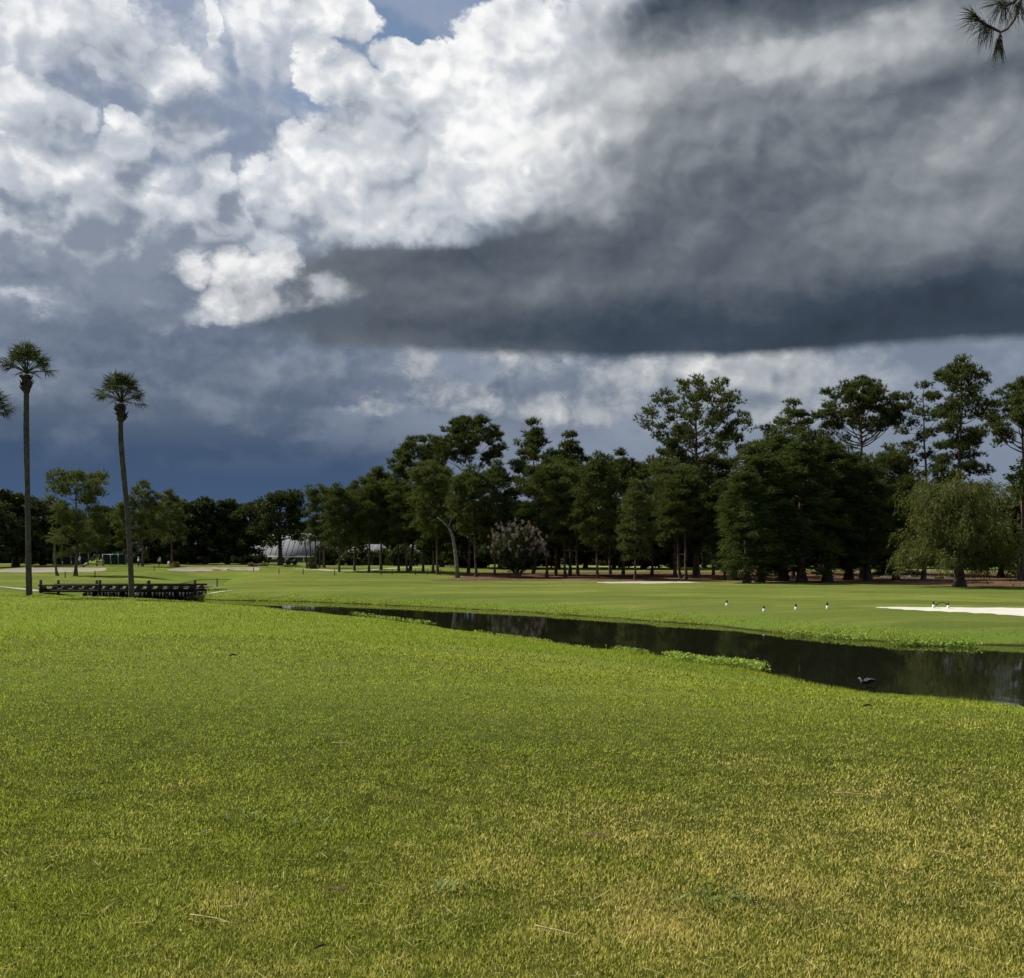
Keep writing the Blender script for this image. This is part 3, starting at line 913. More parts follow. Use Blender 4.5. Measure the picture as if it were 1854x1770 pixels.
# clippings, fallen pine needles and leaf bits lying in the turf (uncountable)
def make_clippings():
    n = 900
    y = 1.6 / RNG.uniform(1.6 / 24.0, 1.6 / 3.4, n)
    x = RNG.uniform(-0.6, 0.6, n) * y
    ok = (seg_dist(NEAR, x, y) > 1.0) & ~inside(WPOLY, x, y)
    x = x[ok]; y = y[ok]; n = len(x)
    z = gz(x, y) + RNG.uniform(0.018, 0.034, n)
    a = RNG.uniform(0, 6.28, n)
    L = np.where(RNG.random(n) < 0.8, RNG.uniform(0.03, 0.09, n), RNG.uniform(0.006, 0.013, n))
    w = np.where(L > 0.025, 0.0014, 0.004) * (0.7 + y / 14)
    d = np.stack([np.cos(a), np.sin(a), RNG.uniform(-0.15, 0.15, n)], -1)
    s = np.stack([-np.sin(a), np.cos(a), RNG.uniform(-0.2, 0.2, n)], -1)
    c = np.stack([x, y, z], -1)
    v = np.stack([c - d * L[:, None], c - s * w[:, None], c + d * L[:, None], c + s * w[:, None]], 1).reshape(-1, 3)
    m = MB(); m.add(v, quads=np.arange(n * 4).reshape(-1, 4))
    mt = leafmat('clippings', (0.08, 0.05, 0.025), (0.50, 0.41, 0.19), 0.1, 3.0)
    tag(m.build('lawn_clippings', mt), 'loose clippings and fallen needles scattered over the near lawn', 'clippings', kind='stuff')


make_clippings()

# ------------------------------------------------------------------ trees
BARK_PINE = plain('pine_bark', (0.115, 0.085, 0.065), 0.95, 0.45, 1.6, 0.1, bump=0.8)
BARK_GREY = plain('grey_bark', (0.17, 0.145, 0.115), 0.95, 0.4, 2.0, 0.1, bump=0.8)
BARK_DARK = plain('dark_bark', (0.060, 0.048, 0.038), 0.95, 0.4, 2.0, 0.1, bump=0.8)
BARK_PALM = plain('palm_bark', (0.080, 0.072, 0.060), 0.95, 0.35, 5.0, 0.1, bump=0.9)
LEAF_PINE = leafmat('pine_needles', (0.026, 0.038, 0.012), (0.104, 0.126, 0.038), 0.24, 0.35)
LEAF_PINE_PALE = leafmat('pale_pine_needles', (0.036, 0.050, 0.017), (0.135, 0.158, 0.052), 0.24, 0.35)
LEAF_CYPRESS = leafmat('cypress_leaves', (0.021, 0.033, 0.010), (0.072, 0.098, 0.027), 0.22, 0.3)
LEAF_OAK = leafmat('oak_leaves', (0.016, 0.022, 0.008), (0.056, 0.068, 0.026), 0.14, 0.35)
LEAF_WILLOW = leafmat('olive_leaves', (0.030, 0.038, 0.012), (0.112, 0.120, 0.036), 0.24, 0.4)
LEAF_BRIGHT = leafmat('bright_leaves', (0.050, 0.085, 0.016), (0.150, 0.190, 0.034), 0.3, 0.5)
LEAF_MYRTLE = leafmat('myrtle_leaves', (0.020, 0.028, 0.012), (0.050, 0.062, 0.026), 0.15, 0.5)
BLOOM = leafmat('faded_blossom', (0.12, 0.092, 0.088), (0.33, 0.265, 0.255), 0.2, 0.9)
LEAF_PALM = leafmat('palm_fronds', (0.022, 0.032, 0.016), (0.085, 0.100, 0.048), 0.18, 0.6, 0.45)
LEAF_PALM_DEAD = leafmat('dead_fronds', (0.06, 0.045, 0.03), (0.14, 0.105, 0.07), 0.15, 0.6, 0.8)


def rvec(rng, n):
    v = rng.standard_normal((n, 3))
    return v / (np.linalg.norm(v, axis=1, keepdims=True) + 1e-9)


def shards(mb, c, d, length, width, rng):
    """thin triangles from points c along unit directions d"""
    n = len(c)
    s = np.cross(d, rvec(rng, n)); s /= np.linalg.norm(s, axis=1, keepdims=True) + 1e-9
    L = np.broadcast_to(length, (n,))[:, None]; W = np.broadcast_to(width, (n,))[:, None]
    v = np.stack([c - s * W / 2 , c + s * W / 2, c + d * L], 1).reshape(-1, 3)
    mb.add(v, tris=np.arange(n * 3).reshape(-1, 3))


def leaves(mb, c, nrm, size, rng):
    """four-cornered leaf sprays facing roughly nrm"""
    n = len(c)
    a = np.cross(nrm, rvec(rng, n)); a /= np.linalg.norm(a, axis=1, keepdims=True) + 1e-9
    b = np.cross(nrm, a)
    s = np.broadcast_to(size, (n,))[:, None]
    k = rng.uniform(0.45, 0.8, (n, 1))
    bend = nrm * s * rng.uniform(-0.25, 0.25, (n, 1))
    v = np.stack([c - a * s, c - b * s * k + bend, c + a * s, c + b * s * k + bend], 1).reshape(-1, 3)
    mb.add(v, quads=np.arange(n * 4).reshape(-1, 4))


def prof(tab, h):
    xs, ys = zip(*tab)
    return np.interp(h, xs, ys)


def curve_pts(a, b, sag, n, rng, wob=0.06):
    a = np.asarray(a, float); b = np.asarray(b, float)
    t = np.linspace(0, 1, n)[:, None]
    L = np.linalg.norm(b - a)
    p = a + (b - a) * t
    p[:, 2] += sag * L * np.sin(t[:, 0] * math.pi)
    w = np.cumsum(rng.normal(0, wob * L / n, (n, 3)), 0); w -= w[:1]
    w -= t * w[-1]
    return p + w


def trunk_line(H, rng, lean=(0, 0), bow=0.0, wob=0.010, n=14):
    t = np.linspace(0, 1, n)
    x = lean[0] * t + bow * np.sin(t * math.pi)
    y = lean[1] * t
    w = np.cumsum(rng.normal(0, wob * H, (n, 2)), 0) * 0.35
    w -= t[:, None] * w[-1] * 0.5
    p = np.stack([x + w[:, 0], y + w[:, 1], H * t], -1)
    p[0, :2] = 0
    return p


def tpos(line, f):
    t = np.linspace(0, 1, len(line))
    return np.array([np.interp(f, t, line[:, k]) for k in range(3)])


def make_tree(kind, H, cb, rtab, seed, r0=0.25, limbs=26, lean=(0, 0), bow=0.0, up=(0.1, 0.7), twigs=4, clump=0.75, tufts=8, nee=10, nlen=0.42, nwid=0.06, sub=0.55,
              flat=0.6, az_bias=None, leaf=None, bark=None, droop=0.0, bare=0, topclumps=3, dense=1.0, stubs=0, dome=False):
    """returns (trunk mesh, crown mesh); rtab: crown radius against height share of the crown"""
    rng = np.random.default_rng(seed)
    tr = MB(); cr = MB()
    line = trunk_line(H * 0.97, rng, lean, bow)
    tt = np.linspace(0, 1, len(line))
    rad = r0 * (1 - 0.86 * tt ** 1.15) + r0 * 0.55 * np.exp(-tt * 38)
    tr.tube(np.vstack([line[:1] - (0, 0, 0.5), line]), np.concatenate([[r0 * 1.75], rad]), 8)
    centers = []; dirs = []
    ga = rng.uniform(0, 6.28)
    for i in range(limbs):
        f = cb + (1 - cb) * ((i + rng.uniform(0.1, 0.9)) / limbs) ** 0.92
        hh = (f - cb) / (1 - cb)
        R = float(prof(rtab, hh)) * rng.uniform(0.70, 1.08)
        az = ga + i * 2.399 + rng.normal(0, 0.35)
        if az_bias is not None and rng.random() < az_bias[1]: az = az_bias[0] + rng.normal(0, 0.6)
        u = up[0] + (up[1] - up[0]) * hh + rng.normal(0, 0.10)
        base = tpos(line, max(0.04, f - 0.055 - 0.02 * rng.random()))
        e = np.array((math.cos(az) * R, math.sin(az) * R, R * u))
        end = base + e
        if dome:                              # umbrella: limb ends lie on the upper half of an ellipsoid
            sv = -0.18 + 1.15 * (i + 0.5) / limbs
            sv = min(0.985, sv) + rng.normal(0, 0.03)
            Rm = max(r for _, r in rtab) * rng.uniform(0.80, 1.06)
            zc = H * cb + 0.30 * H * (1 - cb)
            ch = math.sqrt(max(0.0, 1 - sv * sv))
            end = np.array((math.cos(az) * Rm * ch, math.sin(az) * Rm * ch, zc + sv * (H - zc) * rng.uniform(0.93, 1.0)))
            zs = min(max(H * cb * 0.90, end[2] - 0.62 * Rm * ch - 0.25 * (H - zc) * max(0, sv)), H * 0.93)
            base = tpos(line, zs / H)
            end[:2] += tpos(line, min(1.0, end[2] / H))[:2]
            R = Rm * ch + 0.6
            u = 0.6
        end[2] = min(end[2], line[0][2] + H)
        pts = curve_pts(base, end, -0.10 if u > 0.3 else 0.06 - droop * 0.4, 7, rng, 0.10)
        if droop: pts[:, 2] -= droop * R * np.linspace(0, 1, 7) ** 2
        rb = max(0.02, r0 * 0.34 * (1 - 0.6 * hh) * min(1, R / 3.0))
        tr.tube(pts, np.linspace(rb, rb * 0.25, 7), 5, cap=False)
        ntw = max(2, int(round(twigs * (0.5 + 0.5 * R / max(0.1, max(r for _, r in rtab))))))
        for k in range(ntw):
            s = 1.0 if k == 0 else rng.uniform(sub, 1.0)
            q = np.array([np.interp(s, np.linspace(0, 1, 7), pts[:, j]) for j in range(3)])
            d = pts[-1] - pts[0]; d = d / (np.linalg.norm(d) + 1e-9)
            off = rvec(rng, 1)[0] * (0.15 if k == 0 else rng.uniform(0.35, 0.75)) * min(1.5, 0.4 * R + 0.35)
            off[2] = abs(off[2]) * 0.7 - (droop * 0.5)
            c = q + off
            if k: tr.tube(np.stack([q, (q + c) / 2 + rng.normal(0, 0.05, 3), c]), [rb * 0.30, rb * 0.22, rb * 0.12], 4, cap=False)
            centers.append(c); dirs.append(d)
    for i in range(topclumps):
        centers.append(tpos(line, 1.0) + rng.normal(0, 0.35, 3) * (1, 1, 0.6)); dirs.append(np.array((0, 0, 1.0)))
    for i in range(stubs):
        f = rng.uniform(cb * 0.5, cb); az = rng.uniform(0, 6.28); b0 = tpos(line, f)
        L = rng.uniform(0.5, 1.6)
        tr.tube(np.stack([b0, b0 + (math.cos(az) * L, math.sin(az) * L, rng.uniform(-0.2, 0.4) * L)]), [r0 * 0.16, r0 * 0.05], 4, cap=False)
    centers = np.array(centers); dirs = np.array(dirs); m = len(centers)
    cl = clump * rng.uniform(0.65, 1.25, m)
    if kind == 'pine':
        nt = max(3, int(tufts * dense))
        off = rvec(rng, m * nt) * rng.random((m * nt, 1)) ** 0.5
        off[:, 2] *= flat
        tc = np.repeat(centers, nt, 0) + off * np.repeat(cl, nt)[:, None]
        td = off * (1, 1, 0.6) + (0, 0, 0.75) + np.repeat(dirs, nt, 0) * 0.3
        td /= np.linalg.norm(td, axis=1, keepdims=True) + 1e-9
        d = np.repeat(td, nee, 0) + rvec(rng, m * nt * nee) * 0.80
        d /= np.linalg.norm(d, axis=1, keepdims=True) + 1e-9
        shards(cr, np.repeat(tc, nee, 0), d, nlen * rng.uniform(0.7, 1.2, len(d)), nwid * rng.uniform(0.7, 1.3, len(d)), rng)
    elif kind == 'feather':                   # flat, layered sprays of a cypress
        nt = int(tufts * nee * dense)
        off = rvec(rng, m * nt) * rng.random((m * nt, 1)) ** 0.45
        off[:, 2] *= flat
        tc = np.repeat(centers, nt, 0) + off * np.repeat(cl, nt)[:, None]
        d = np.repeat(dirs, nt, 0) * (1, 1, 0.2) + rvec(rng, m * nt) * (0.8, 0.8, 0.25) - (0, 0, 0.18)
        d /= np.linalg.norm(d, axis=1, keepdims=True) + 1e-9
        shards(cr, tc, d, nlen * rng.uniform(0.6, 1.3, len(d)), nwid * rng.uniform(0.7, 1.3, len(d)), rng)
    elif kind == 'weep':                      # hanging strings of small leaves
        nt = int(tufts * dense)
        off = rvec(rng, m * nt) * rng.random((m * nt, 1)) ** 0.5
        tc = np.repeat(centers, nt, 0) + off * np.repeat(cl, nt)[:, None]
        out_ = tc - (0, 0, H * 0.5); out_[:, 2] = 0
        out_ /= np.linalg.norm(out_, axis=1, keepdims=True) + 1e-9
        steps = nee
        L = nlen * rng.uniform(0.6, 1.6, len(tc))
        for k in range(steps):
            s = (k + 0.5) / steps
            p = tc + out_ * (L * s * 0.55)[:, None]; p = p.copy(); p[:, 2] += L * (0.25 * s - 0.95 * s * s)
            p += rng.normal(0, 0.05, p.shape)
            d = out_ * (1 - s) + np.array((0, 0, -1.0)) * (0.2 + s) + rvec(rng, len(p)) * 0.7
            d /= np.linalg.norm(d, axis=1, keepdims=True) + 1e-9
            shards(cr, p, d, 0.34 * rng.uniform(0.7, 1.3, len(p)), nwid, rng)
    else:                                     # broad leaves
        nt = int(tufts * nee * dense)
        off = rvec(rng, m * nt) * rng.random((m * nt, 1)) ** 0.40
        off[:, 2] *= flat
        tc = np.repeat(centers, nt, 0) + off * np.repeat(cl, nt)[:, None]
        nr = off + rvec(rng, m * nt) * 0.8 + (0, 0, 0.3)
        nr /= np.linalg.norm(nr, axis=1, keepdims=True) + 1e-9
        leaves(cr, tc, nr, nlen * rng.uniform(0.6, 1.3, len(tc)), rng)
    return tr.mesh('trunk', True), cr.mesh('crown'), centers


def put_tree(name, meshes, mats, px, Y, label, group=None, cat='tree', rz=0.0, sc=(1, 1, 1), dz=0.0):
    x = ax(px, Y)
    e = empty(name, (x, Y, gz1(x, Y) - 0.05 + dz), rz)
    e.scale = sc
    link('trunk', meshes[0], mats[0], e)
    link('crown', meshes[1], mats[1], e)
    tag(e, label, cat, group)
    return e


def hpx(Y, top_py, base_py=None, x=None, px=None):
    """height of a tree at depth Y whose top stands at photo row top_py"""
    z = CAMZ - (top_py - HOR) / PF * Y
    return z - gz1(ax(px, Y), Y)


PINES = 'pines of the grove beyond the stream'
# umbrella and irregular pines that shape the skyline: px, Y, top row, crown base row, crown half width px, profile, label, options
DOME = [(0, 0.55), (0.2, 1.0), (0.5, 0.98), (0.75, 0.78), (0.92, 0.42), (1, 0.12)]
FLAT = [(0, 0.95), (0.15, 1.0), (0.35, 0.85), (0.6, 0.80), (0.85, 0.55), (1, 0.15)]
COLUMN = [(0, 0.35), (0.12, 0.80), (0.3, 1.0), (0.5, 0.80), (0.65, 0.92), (0.85, 0.5), (1, 0.10)]
IRREG = [(0, 0.55), (0.15, 0.9), (0.3, 0.55), (0.45, 0.85), (0.6, 0.7), (0.75, 1.0), (0.9, 0.7), (1, 0.2)]
HERO = [
    (1262, 150, 683, 806, 104, FLAT, 'tall lone pine with wide open umbrella crown rising above the grove', dict(dome=True, limbs=36, up=(0.02, 0.75), twigs=6, clump=0.85, tufts=9, nee=13, r0=0.36, sub=0.45)),
    (848, 168, 752, 838, 62, DOME, 'round-headed pine left of the skyline notch, bare arching limbs showing below its dome', dict(dome=True, limbs=36, up=(0.30, 0.65), twigs=6, clump=0.70, tufts=8, nee=12, sub=0.6, bow=0.4)),
    (742, 176, 790, 868, 54, DOME, 'leaning pine with a loose round head, leftmost of the tall grove pines', dict(dome=True, limbs=32, up=(0.2, 0.65), twigs=6, clump=0.72, tufts=8, nee=11, lean=(2.2, 0), r0=0.24)),
    (1560, 142, 687, 780, 76, DOME, 'broad dome-headed pine with a bare straight trunk behind the cypresses', dict(dome=True, limbs=42, up=(0.15, 0.65), twigs=6, clump=0.78, tufts=9, nee=13, r0=0.34)),
    (1735, 130, 636, 880, 62, IRREG, 'tallest pine of all, ragged layered crown behind the weeping oak', dict(limbs=40, up=(0.0, 0.6), twigs=8, clump=0.85, tufts=10, nee=13, r0=0.36)),
    (1672, 134, 688, 890, 56, IRREG, 'sparse tall pine standing just left of the tallest one', dict(limbs=26, up=(0.0, 0.55), twigs=5, clump=0.75, tufts=8, nee=12, r0=0.28)),
    (1848, 136, 682, 806, 58, DOME, 'pine cut by the right edge of the view, bare limbs under its head', dict(dome=True, limbs=28, up=(0.1, 0.75), twigs=8, clump=0.75, tufts=9, nee=12, r0=0.32)),
    (1436, 144, 720, 850, 52, COLUMN, 'full pine with a crooked side tuft above the cypress mass', dict(limbs=26, up=(0.1, 0.6), twigs=5, clump=0.8, tufts=10, nee=12)),
    (965, 166, 757, 960, 54, COLUMN, 'dense dark pine with a forked top right of the round-headed one', dict(limbs=40, up=(0.1, 0.7), twigs=5, clump=0.85, tufts=10, nee=12)),
    (1032, 164, 782, 960, 38, COLUMN, 'narrow dense pine right of the fork-topped pine', dict(limbs=34, up=(0.2, 0.8), twigs=5, clump=0.85, tufts=10, nee=12)),
    (1128, 152, 815, 975, 56, COLUMN, 'bushy round-topped pine in the middle of the grove', dict(limbs=38, up=(0.15, 0.7), twigs=5, clump=0.85, tufts=10, nee=12)),
    (1222, 146, 793, 985, 50, COLUMN, 'dark full pine in front of the lone umbrella pine', dict(limbs=40, up=(0.1, 0.7), twigs=5, clump=0.85, tufts=10, nee=12)),
    (1322, 205, 770, 860, 44, DOME, 'paler distant pine half hidden behind the lone umbrella pine', dict(limbs=20, up=(0.2, 0.7), twigs=5, clump=0.75, tufts=7, nee=8, leaf='pale')),
    (137, 146, 852, 1000, 56, IRREG, 'broad pine with a spreading head behind the footbridge', dict(limbs=36, up=(0.15, 0.6), twigs=6, clump=0.8, tufts=9, nee=11, r0=0.24, leaf='pale')),
    (258, 192, 876, 985, 42, DOME, 'thin-trunked pine seen past the second palm', dict(dome=True, limbs=24, up=(0.2, 0.7), twigs=5, clump=0.8, tufts=8, nee=10, leaf='pale')),
    (311, 214, 890, 975, 28, DOME, 'small-headed pine poking above the left treeline', dict(limbs=20, up=(0.2, 0.7), twigs=5, clump=0.8, tufts=8, nee=10, leaf='pale')),
    (1150, 131, 868, 1000, 36, COLUMN, 'slim lighter pine with fine foliage in front of the grove', dict(limbs=34, up=(0.0, 0.5), twigs=4, clump=0.65, tufts=8, nee=10, r0=0.15, leaf='pale')),
    (690, 182, 848, 930, 46, FLAT, 'low spreading pine at the left shoulder of the grove', dict(limbs=24, up=(0.1, 0.6), twigs=6, clump=0.8, tufts=9, nee=11)),
]


def make_heroes():
    for i, (px, Y, top, cbrow, hw, tab, label, op) in enumerate(HERO):
        op = dict(op)
        H = hpx(Y, top, px=px)
        R = hw / PF * Y
        zb = CAMZ - (cbrow - HOR) / PF * Y - gz1(ax(px, Y), Y)
        leaf = LEAF_PINE_PALE if op.pop('leaf', None) == 'pale' else LEAF_PINE
        cb = max(0.1, zb / H)
        op.setdefault('r0', 0.22)
        op.setdefault('nlen', 0.58 * Y / 140)
        op.setdefault('nwid', 0.095 * Y / 140)
        op['tufts'] = int(op['tufts'] * 2.1)
        op['twigs'] = max(4, int(op['twigs'] * 0.85))
        op['flat'] = 0.55
        op['nee'] = max(7, int(op['nee'] * 0.75))
        op['clump'] *= 1.22
        tm = make_tree('pine', H, cb, [(a, b * R * 0.97) for a, b in tab], 100 + i, stubs=5, **op)
        put_tree('pine_tree', tm, (BARK_PINE, leaf), px, Y, label, PINES if px > 640 else 'pines on the far left')


make_heroes()


# filler pines: one for every trunk that shows along the front of the grove
def make_fillers():
    protos = []
    for k in range(5):
        H = 20.0
        tab = [(a, b * (4.0 + 0.4 * (k % 3))) for a, b in (COLUMN, IRREG, COLUMN, DOME, IRREG)[k]]
        protos.append(make_tree('pine', H, (0.34, 0.42, 0.28, 0.46, 0.32)[k], tab, 300 + k, r0=0.20 + 0.03 * (k % 2), limbs=44, up=(0.0, 0.7), twigs=6, clump=1.15, tufts=17, nee=8, nlen=0.64, nwid=0.105, stubs=6, lean=((0.6, 0), (-0.8, 0), (0.2, 0), (1.4, 0), (-0.3, 0))[k]))
    # px, Y, top row, prototype, pale?, label
    L = [
        (588, 196, 893, 1, 'pine beside the clump of small palms near the clubhouse'),
        (614, 172, 888, 0, 'leaning-trunked pine in front of the clubhouse roof'),
        (642, 178, 884, 2, 'pine with a straight dark trunk by the right clubhouse wing'),
        (668, 172, 880, 3, 'pine whose bare stem crosses the pale clubhouse wall'),
        (722, 174, 872, 0, 'pine left of a pair of close trunks at the grove edge'),
        (738, 170, 886, 1, 'pine right of a pair of close trunks at the grove edge'),
        (766, 176, 862, 4, 'pine with a slim trunk before the pale car park strip'),
        (784, 166, 868, 2, 'left pine of three trunks standing together on straw'),
        (793, 160, 852, 1, 'right pine of three trunks standing together on straw'),
        (862, 148, 860, 3, 'pine left of the flowering myrtle'),
        (896, 152, 846, 0, 'thick-trunked pine just behind the flowering myrtle'),
        (990, 148, 838, 2, 'pine just right of the flowering myrtle'),
        (1006, 158, 842, 4, 'pine with a slanting trunk behind the myrtle'),
        (1024, 146, 858, 1, 'strongly leaning pine right of the myrtle'),
        (1046, 152, 848, 3, 'pine in the shade left of the pale straight trunk'),
        (1082, 139, 832, 0, 'pine on a pale straight trunk beside the long sand strip'),
        (1105, 166, 838, 2, 'pine behind the pale straight trunk'),
        (1180, 158, 842, 4, 'pine deep in shade right of the slim lighter pine'),
        (1232, 140, 850, 1, 'left pine of a close pair before the deep shade'),
        (1242, 136, 862, 3, 'right pine of a close pair before the deep shade'),
        (1256, 148, 850, 2, 'pine with a leaning foot in the deep shade'),
        (1292, 158, 835, 4, 'pine left of the cypress mass'),
        (1312, 134, 868, 0, 'short pine at the left foot of the cypress mass'),
        (1486, 158, 778, 2, 'tall pine behind the cypress mass'),
        (1612, 160, 805, 3, 'pine with gaps of sky right of the domed head'),
        (1775, 165, 900, 4, 'low pine behind the weeping oak'),
        (35, 205, 905, 2, 'pine at the far left behind the first palm'),
        (175, 200, 925, 0, 'dark pine between the two palms'),
        (225, 215, 915, 4, 'pine hidden behind the second palm trunk'),
        (1410, 170, 790, 1, 'pine showing above the left of the cypress mass'),
    ]
    for i, (px, Y, top, k, label) in enumerate(L):
        H = hpx(Y, top - (14 if 560 < px < 1300 else 0), px=px)
        s = H / 20.0
        w = s * (0.95 + 0.1 * ((i * 7) % 5) / 2)
        put_tree('pine_tree', protos[k], (BARK_GREY if px in (1082, 862) else BARK_PINE, LEAF_PINE if i % 4 else LEAF_PINE_PALE), px, Y, label, PINES, rz=(i * 2.4) % 6.28 if px != 1024 else 0.0, sc=(w, w, s))


make_fillers()


# bald cypresses: dark layered mass with low skirts
def make_cypress():
    protos = []
    for k in range(3):
        H = 18.0
        tab = [(0, 2.6), (0.08, 4.0), (0.3, 4.4), (0.55, 4.0), (0.78, 2.9), (0.93, 1.6), (1, 0.5)]
        protos.append(make_tree('feather', H, (0.15, 0.19, 0.17)[k], tab, 400 + k, r0=0.50, limbs=56, up=(-0.05, 0.55), twigs=7, clump=1.05, tufts=9, nee=6, nlen=0.62, nwid=0.13, flat=0.50, droop=0.10, sub=0.3))
    L = [
        (1352, 116, 842, 0, 'slim-trunked cypress at the left front of the dark mass'),
        (1376, 120, 800, 1, 'cypress with a stout flared trunk, left in the dark mass'),
        (1418, 128, 770, 2, 'cypress with a flared trunk in the middle of the dark mass'),
        (1452, 121, 782, 0, 'stout cypress near the lawn edge in the dark mass'),
        (1498, 126, 788, 1, 'thick-footed cypress right of the middle of the dark mass'),
        (1536, 134, 800, 2, 'cypress behind the thick-footed one on the right'),
        (1572, 126, 822, 1, 'massive-trunked cypress at the right of the dark mass'),
        (1622, 134, 875, 0, 'lower dark cypress left of the weeping oak'),
        (1330, 132, 872, 2, 'small cypress at the left end of the dark mass'),
    ]
    for i, (px, Y, top, k, label) in enumerate(L):
        s = hpx(Y, top, px=px) / 18.0
        w = s * (1.0 if i != 7 else 1.15)
        put_tree('cypress_tree', protos[k], (BARK_DARK, LEAF_CYPRESS), px, Y, label, 'cypresses at the right of the grove', rz=i * 1.7, sc=(w, w, s))


make_cypress()


# broad dark oaks: the left treeline and the wall of shade behind the grove
def make_oaks():
    protos = []
    for k in range(4):
        H = 14.0
        tab = [(0, 3.4), (0.12, 5.0), (0.4, 5.4), (0.7, 4.6), (0.9, 2.6), (1, 0.8)]
        protos.append(make_tree('broad', H, (0.14, 0.20, 0.12, 0.26)[k], tab, 500 + k, r0=0.42, limbs=30, up=(-0.05, 0.75), twigs=7, clump=1.35, tufts=9, nee=6, nlen=0.30, flat=0.7, sub=0.3))
    G1 = 'dark broadleaf trees of the left treeline'
    G2 = 'dark broadleaf trees behind the grove'
    L = [
        (-20, 190, 900, 0, G1, 'dark bushy tree at the left edge behind the palms'),
        (28, 200, 893, 1, G1, 'dark rounded tree just left of the first palm trunk'),
        (78, 215, 915, 2, G1, 'dark tree right behind the first palm trunk'),
        (120, 232, 925, 0, G1, 'low dark tree above the left bunker'),
        (195, 225, 918, 3, G1, 'dark tree left of the second palm trunk'),
        (285, 232, 915, 1, G1, 'dark tree above the putting green'),
        (330, 226, 908, 2, G1, 'dark tree above the yellow shrub'),
        (372, 224, 902, 0, G1, 'reddish-topped dark tree above the pair of bunkers'),
        (412, 226, 906, 3, G1, 'dark tree left of the spreading oak'),
        (440, 224, 912, 1, G1, 'dark tree touching the left side of the spreading oak'),
        (566, 278, 942, 2, G2, 'dark tree right of the spreading oak'),
        (655, 285, 932, 0, G2, 'dark tree behind the clubhouse wing'),
        (700, 285, 930, 1, G2, 'dark tree at the right end of the clubhouse'),
        (745, 290, 935, 2, G2, 'dark tree behind the pair of close trunks'),
        (800, 215, 922, 3, G2, 'dark tree behind the three trunks together'),
        (850, 205, 918, 0, G2, 'dark tree left of the flowering myrtle'),
        (905, 198, 915, 1, G2, 'dark tree behind the flowering myrtle'),
        (955, 205, 920, 2, G2, 'dark tree right of the flowering myrtle'),
        (1010, 198, 915, 3, G2, 'dark tree behind the slanting trunk'),
        (1060, 205, 918, 0, G2, 'dark tree left of the pale straight trunk'),
        (1112, 198, 912, 1, G2, 'dark tree behind the pale straight trunk'),
        (1165, 200, 915, 2, G2, 'dark tree behind the slim lighter pine'),
        (1218, 198, 905, 0, G2, 'dark tree behind the close pair of pines'),
        (1275, 204, 905, 3, G2, 'dark tree left of the cypress mass'),
        (1340, 206, 890, 1, G2, 'dark tree behind the left cypresses'),
        (1410, 205, 880, 2, G2, 'dark tree behind the middle cypresses'),
        (1480, 208, 880, 0, G2, 'dark tree behind the right cypresses'),
        (1550, 206, 880, 3, G2, 'dark tree behind the massive-trunked cypress'),
        (1600, 168, 880, 1, G2, 'dark dense tree between the cypresses and the weeping oak'),
        (1700, 196, 905, 2, G2, 'dark tree behind the weeping oak'),
        (1812, 150, 905, 0, G2, 'dark spreading tree right behind the weeping oak'),
        (1892, 142, 862, 2, G2, 'dark tree cut by the right edge'),
    ]
    for i, (px, Y, top, k, g, label) in enumerate(L):
        s = hpx(Y, top, px=px) / 14.0
        w = s * (1.0 + 0.12 * ((i * 3) % 4)) if Y < 220 else max(s, 0.95)
        put_tree('broadleaf_tree', protos[k], (BARK_DARK, LEAF_OAK), px, Y, label, g, rz=i * 1.9, sc=(w, w, s))
    # the spreading oak with a forked trunk before the clubhouse
    Y = 212
    H = hpx(Y, 892, px=507)
    tm = make_tree('broad', H, 0.38, [(0, 5.0), (0.15, 6.0), (0.5, 5.9), (0.8, 4.3), (1, 1.0)], 520, r0=0.5, limbs=34, up=(0.05, 0.8), twigs=8, clump=1.45, tufts=9, nee=5, nlen=0.28, flat=0.7, sub=0.35)
    e = put_tree('broadleaf_tree', tm, (BARK_DARK, LEAF_OAK), 507, Y, 'spreading dark oak with a forked trunk before the clubhouse roof', None)
    # olive weeping oak on the right
    Y = 101
    H = hpx(Y, 880, px=1737)
    tm = make_tree('weep', H, 0.22, [(0, 4.8), (0.2, 5.9), (0.45, 5.6), (0.7, 4.4), (0.9, 2.4), (1, 0.6)], 530, r0=0.55, limbs=46, up=(0.1, 0.75), twigs=7, clump=1.15, tufts=17, nee=7, nlen=1.35, nwid=0.10, sub=0.35)
    put_tree('weeping_tree', tm, (BARK_DARK, LEAF_WILLOW), 1737, Y, 'olive green weeping tree with drooping twigs on the brown bank', None)
    # bright small crown at the right edge
    Y = 128
    tm = make_tree('broad', hpx(Y, 826, px=1852), 0.70, [(0, 1.6), (0.5, 2.0), (1, 0.5)], 540, r0=0.22, limbs=14, up=(0.1, 0.6), twigs=5, clump=0.8, tufts=7, nee=5, nlen=0.17, sub=0.4)
    put_tree('broadleaf_tree', tm, (BARK_DARK, LEAF_BRIGHT), 1852, Y, 'small yellow-green tree crown at the right edge', None)


make_oaks()


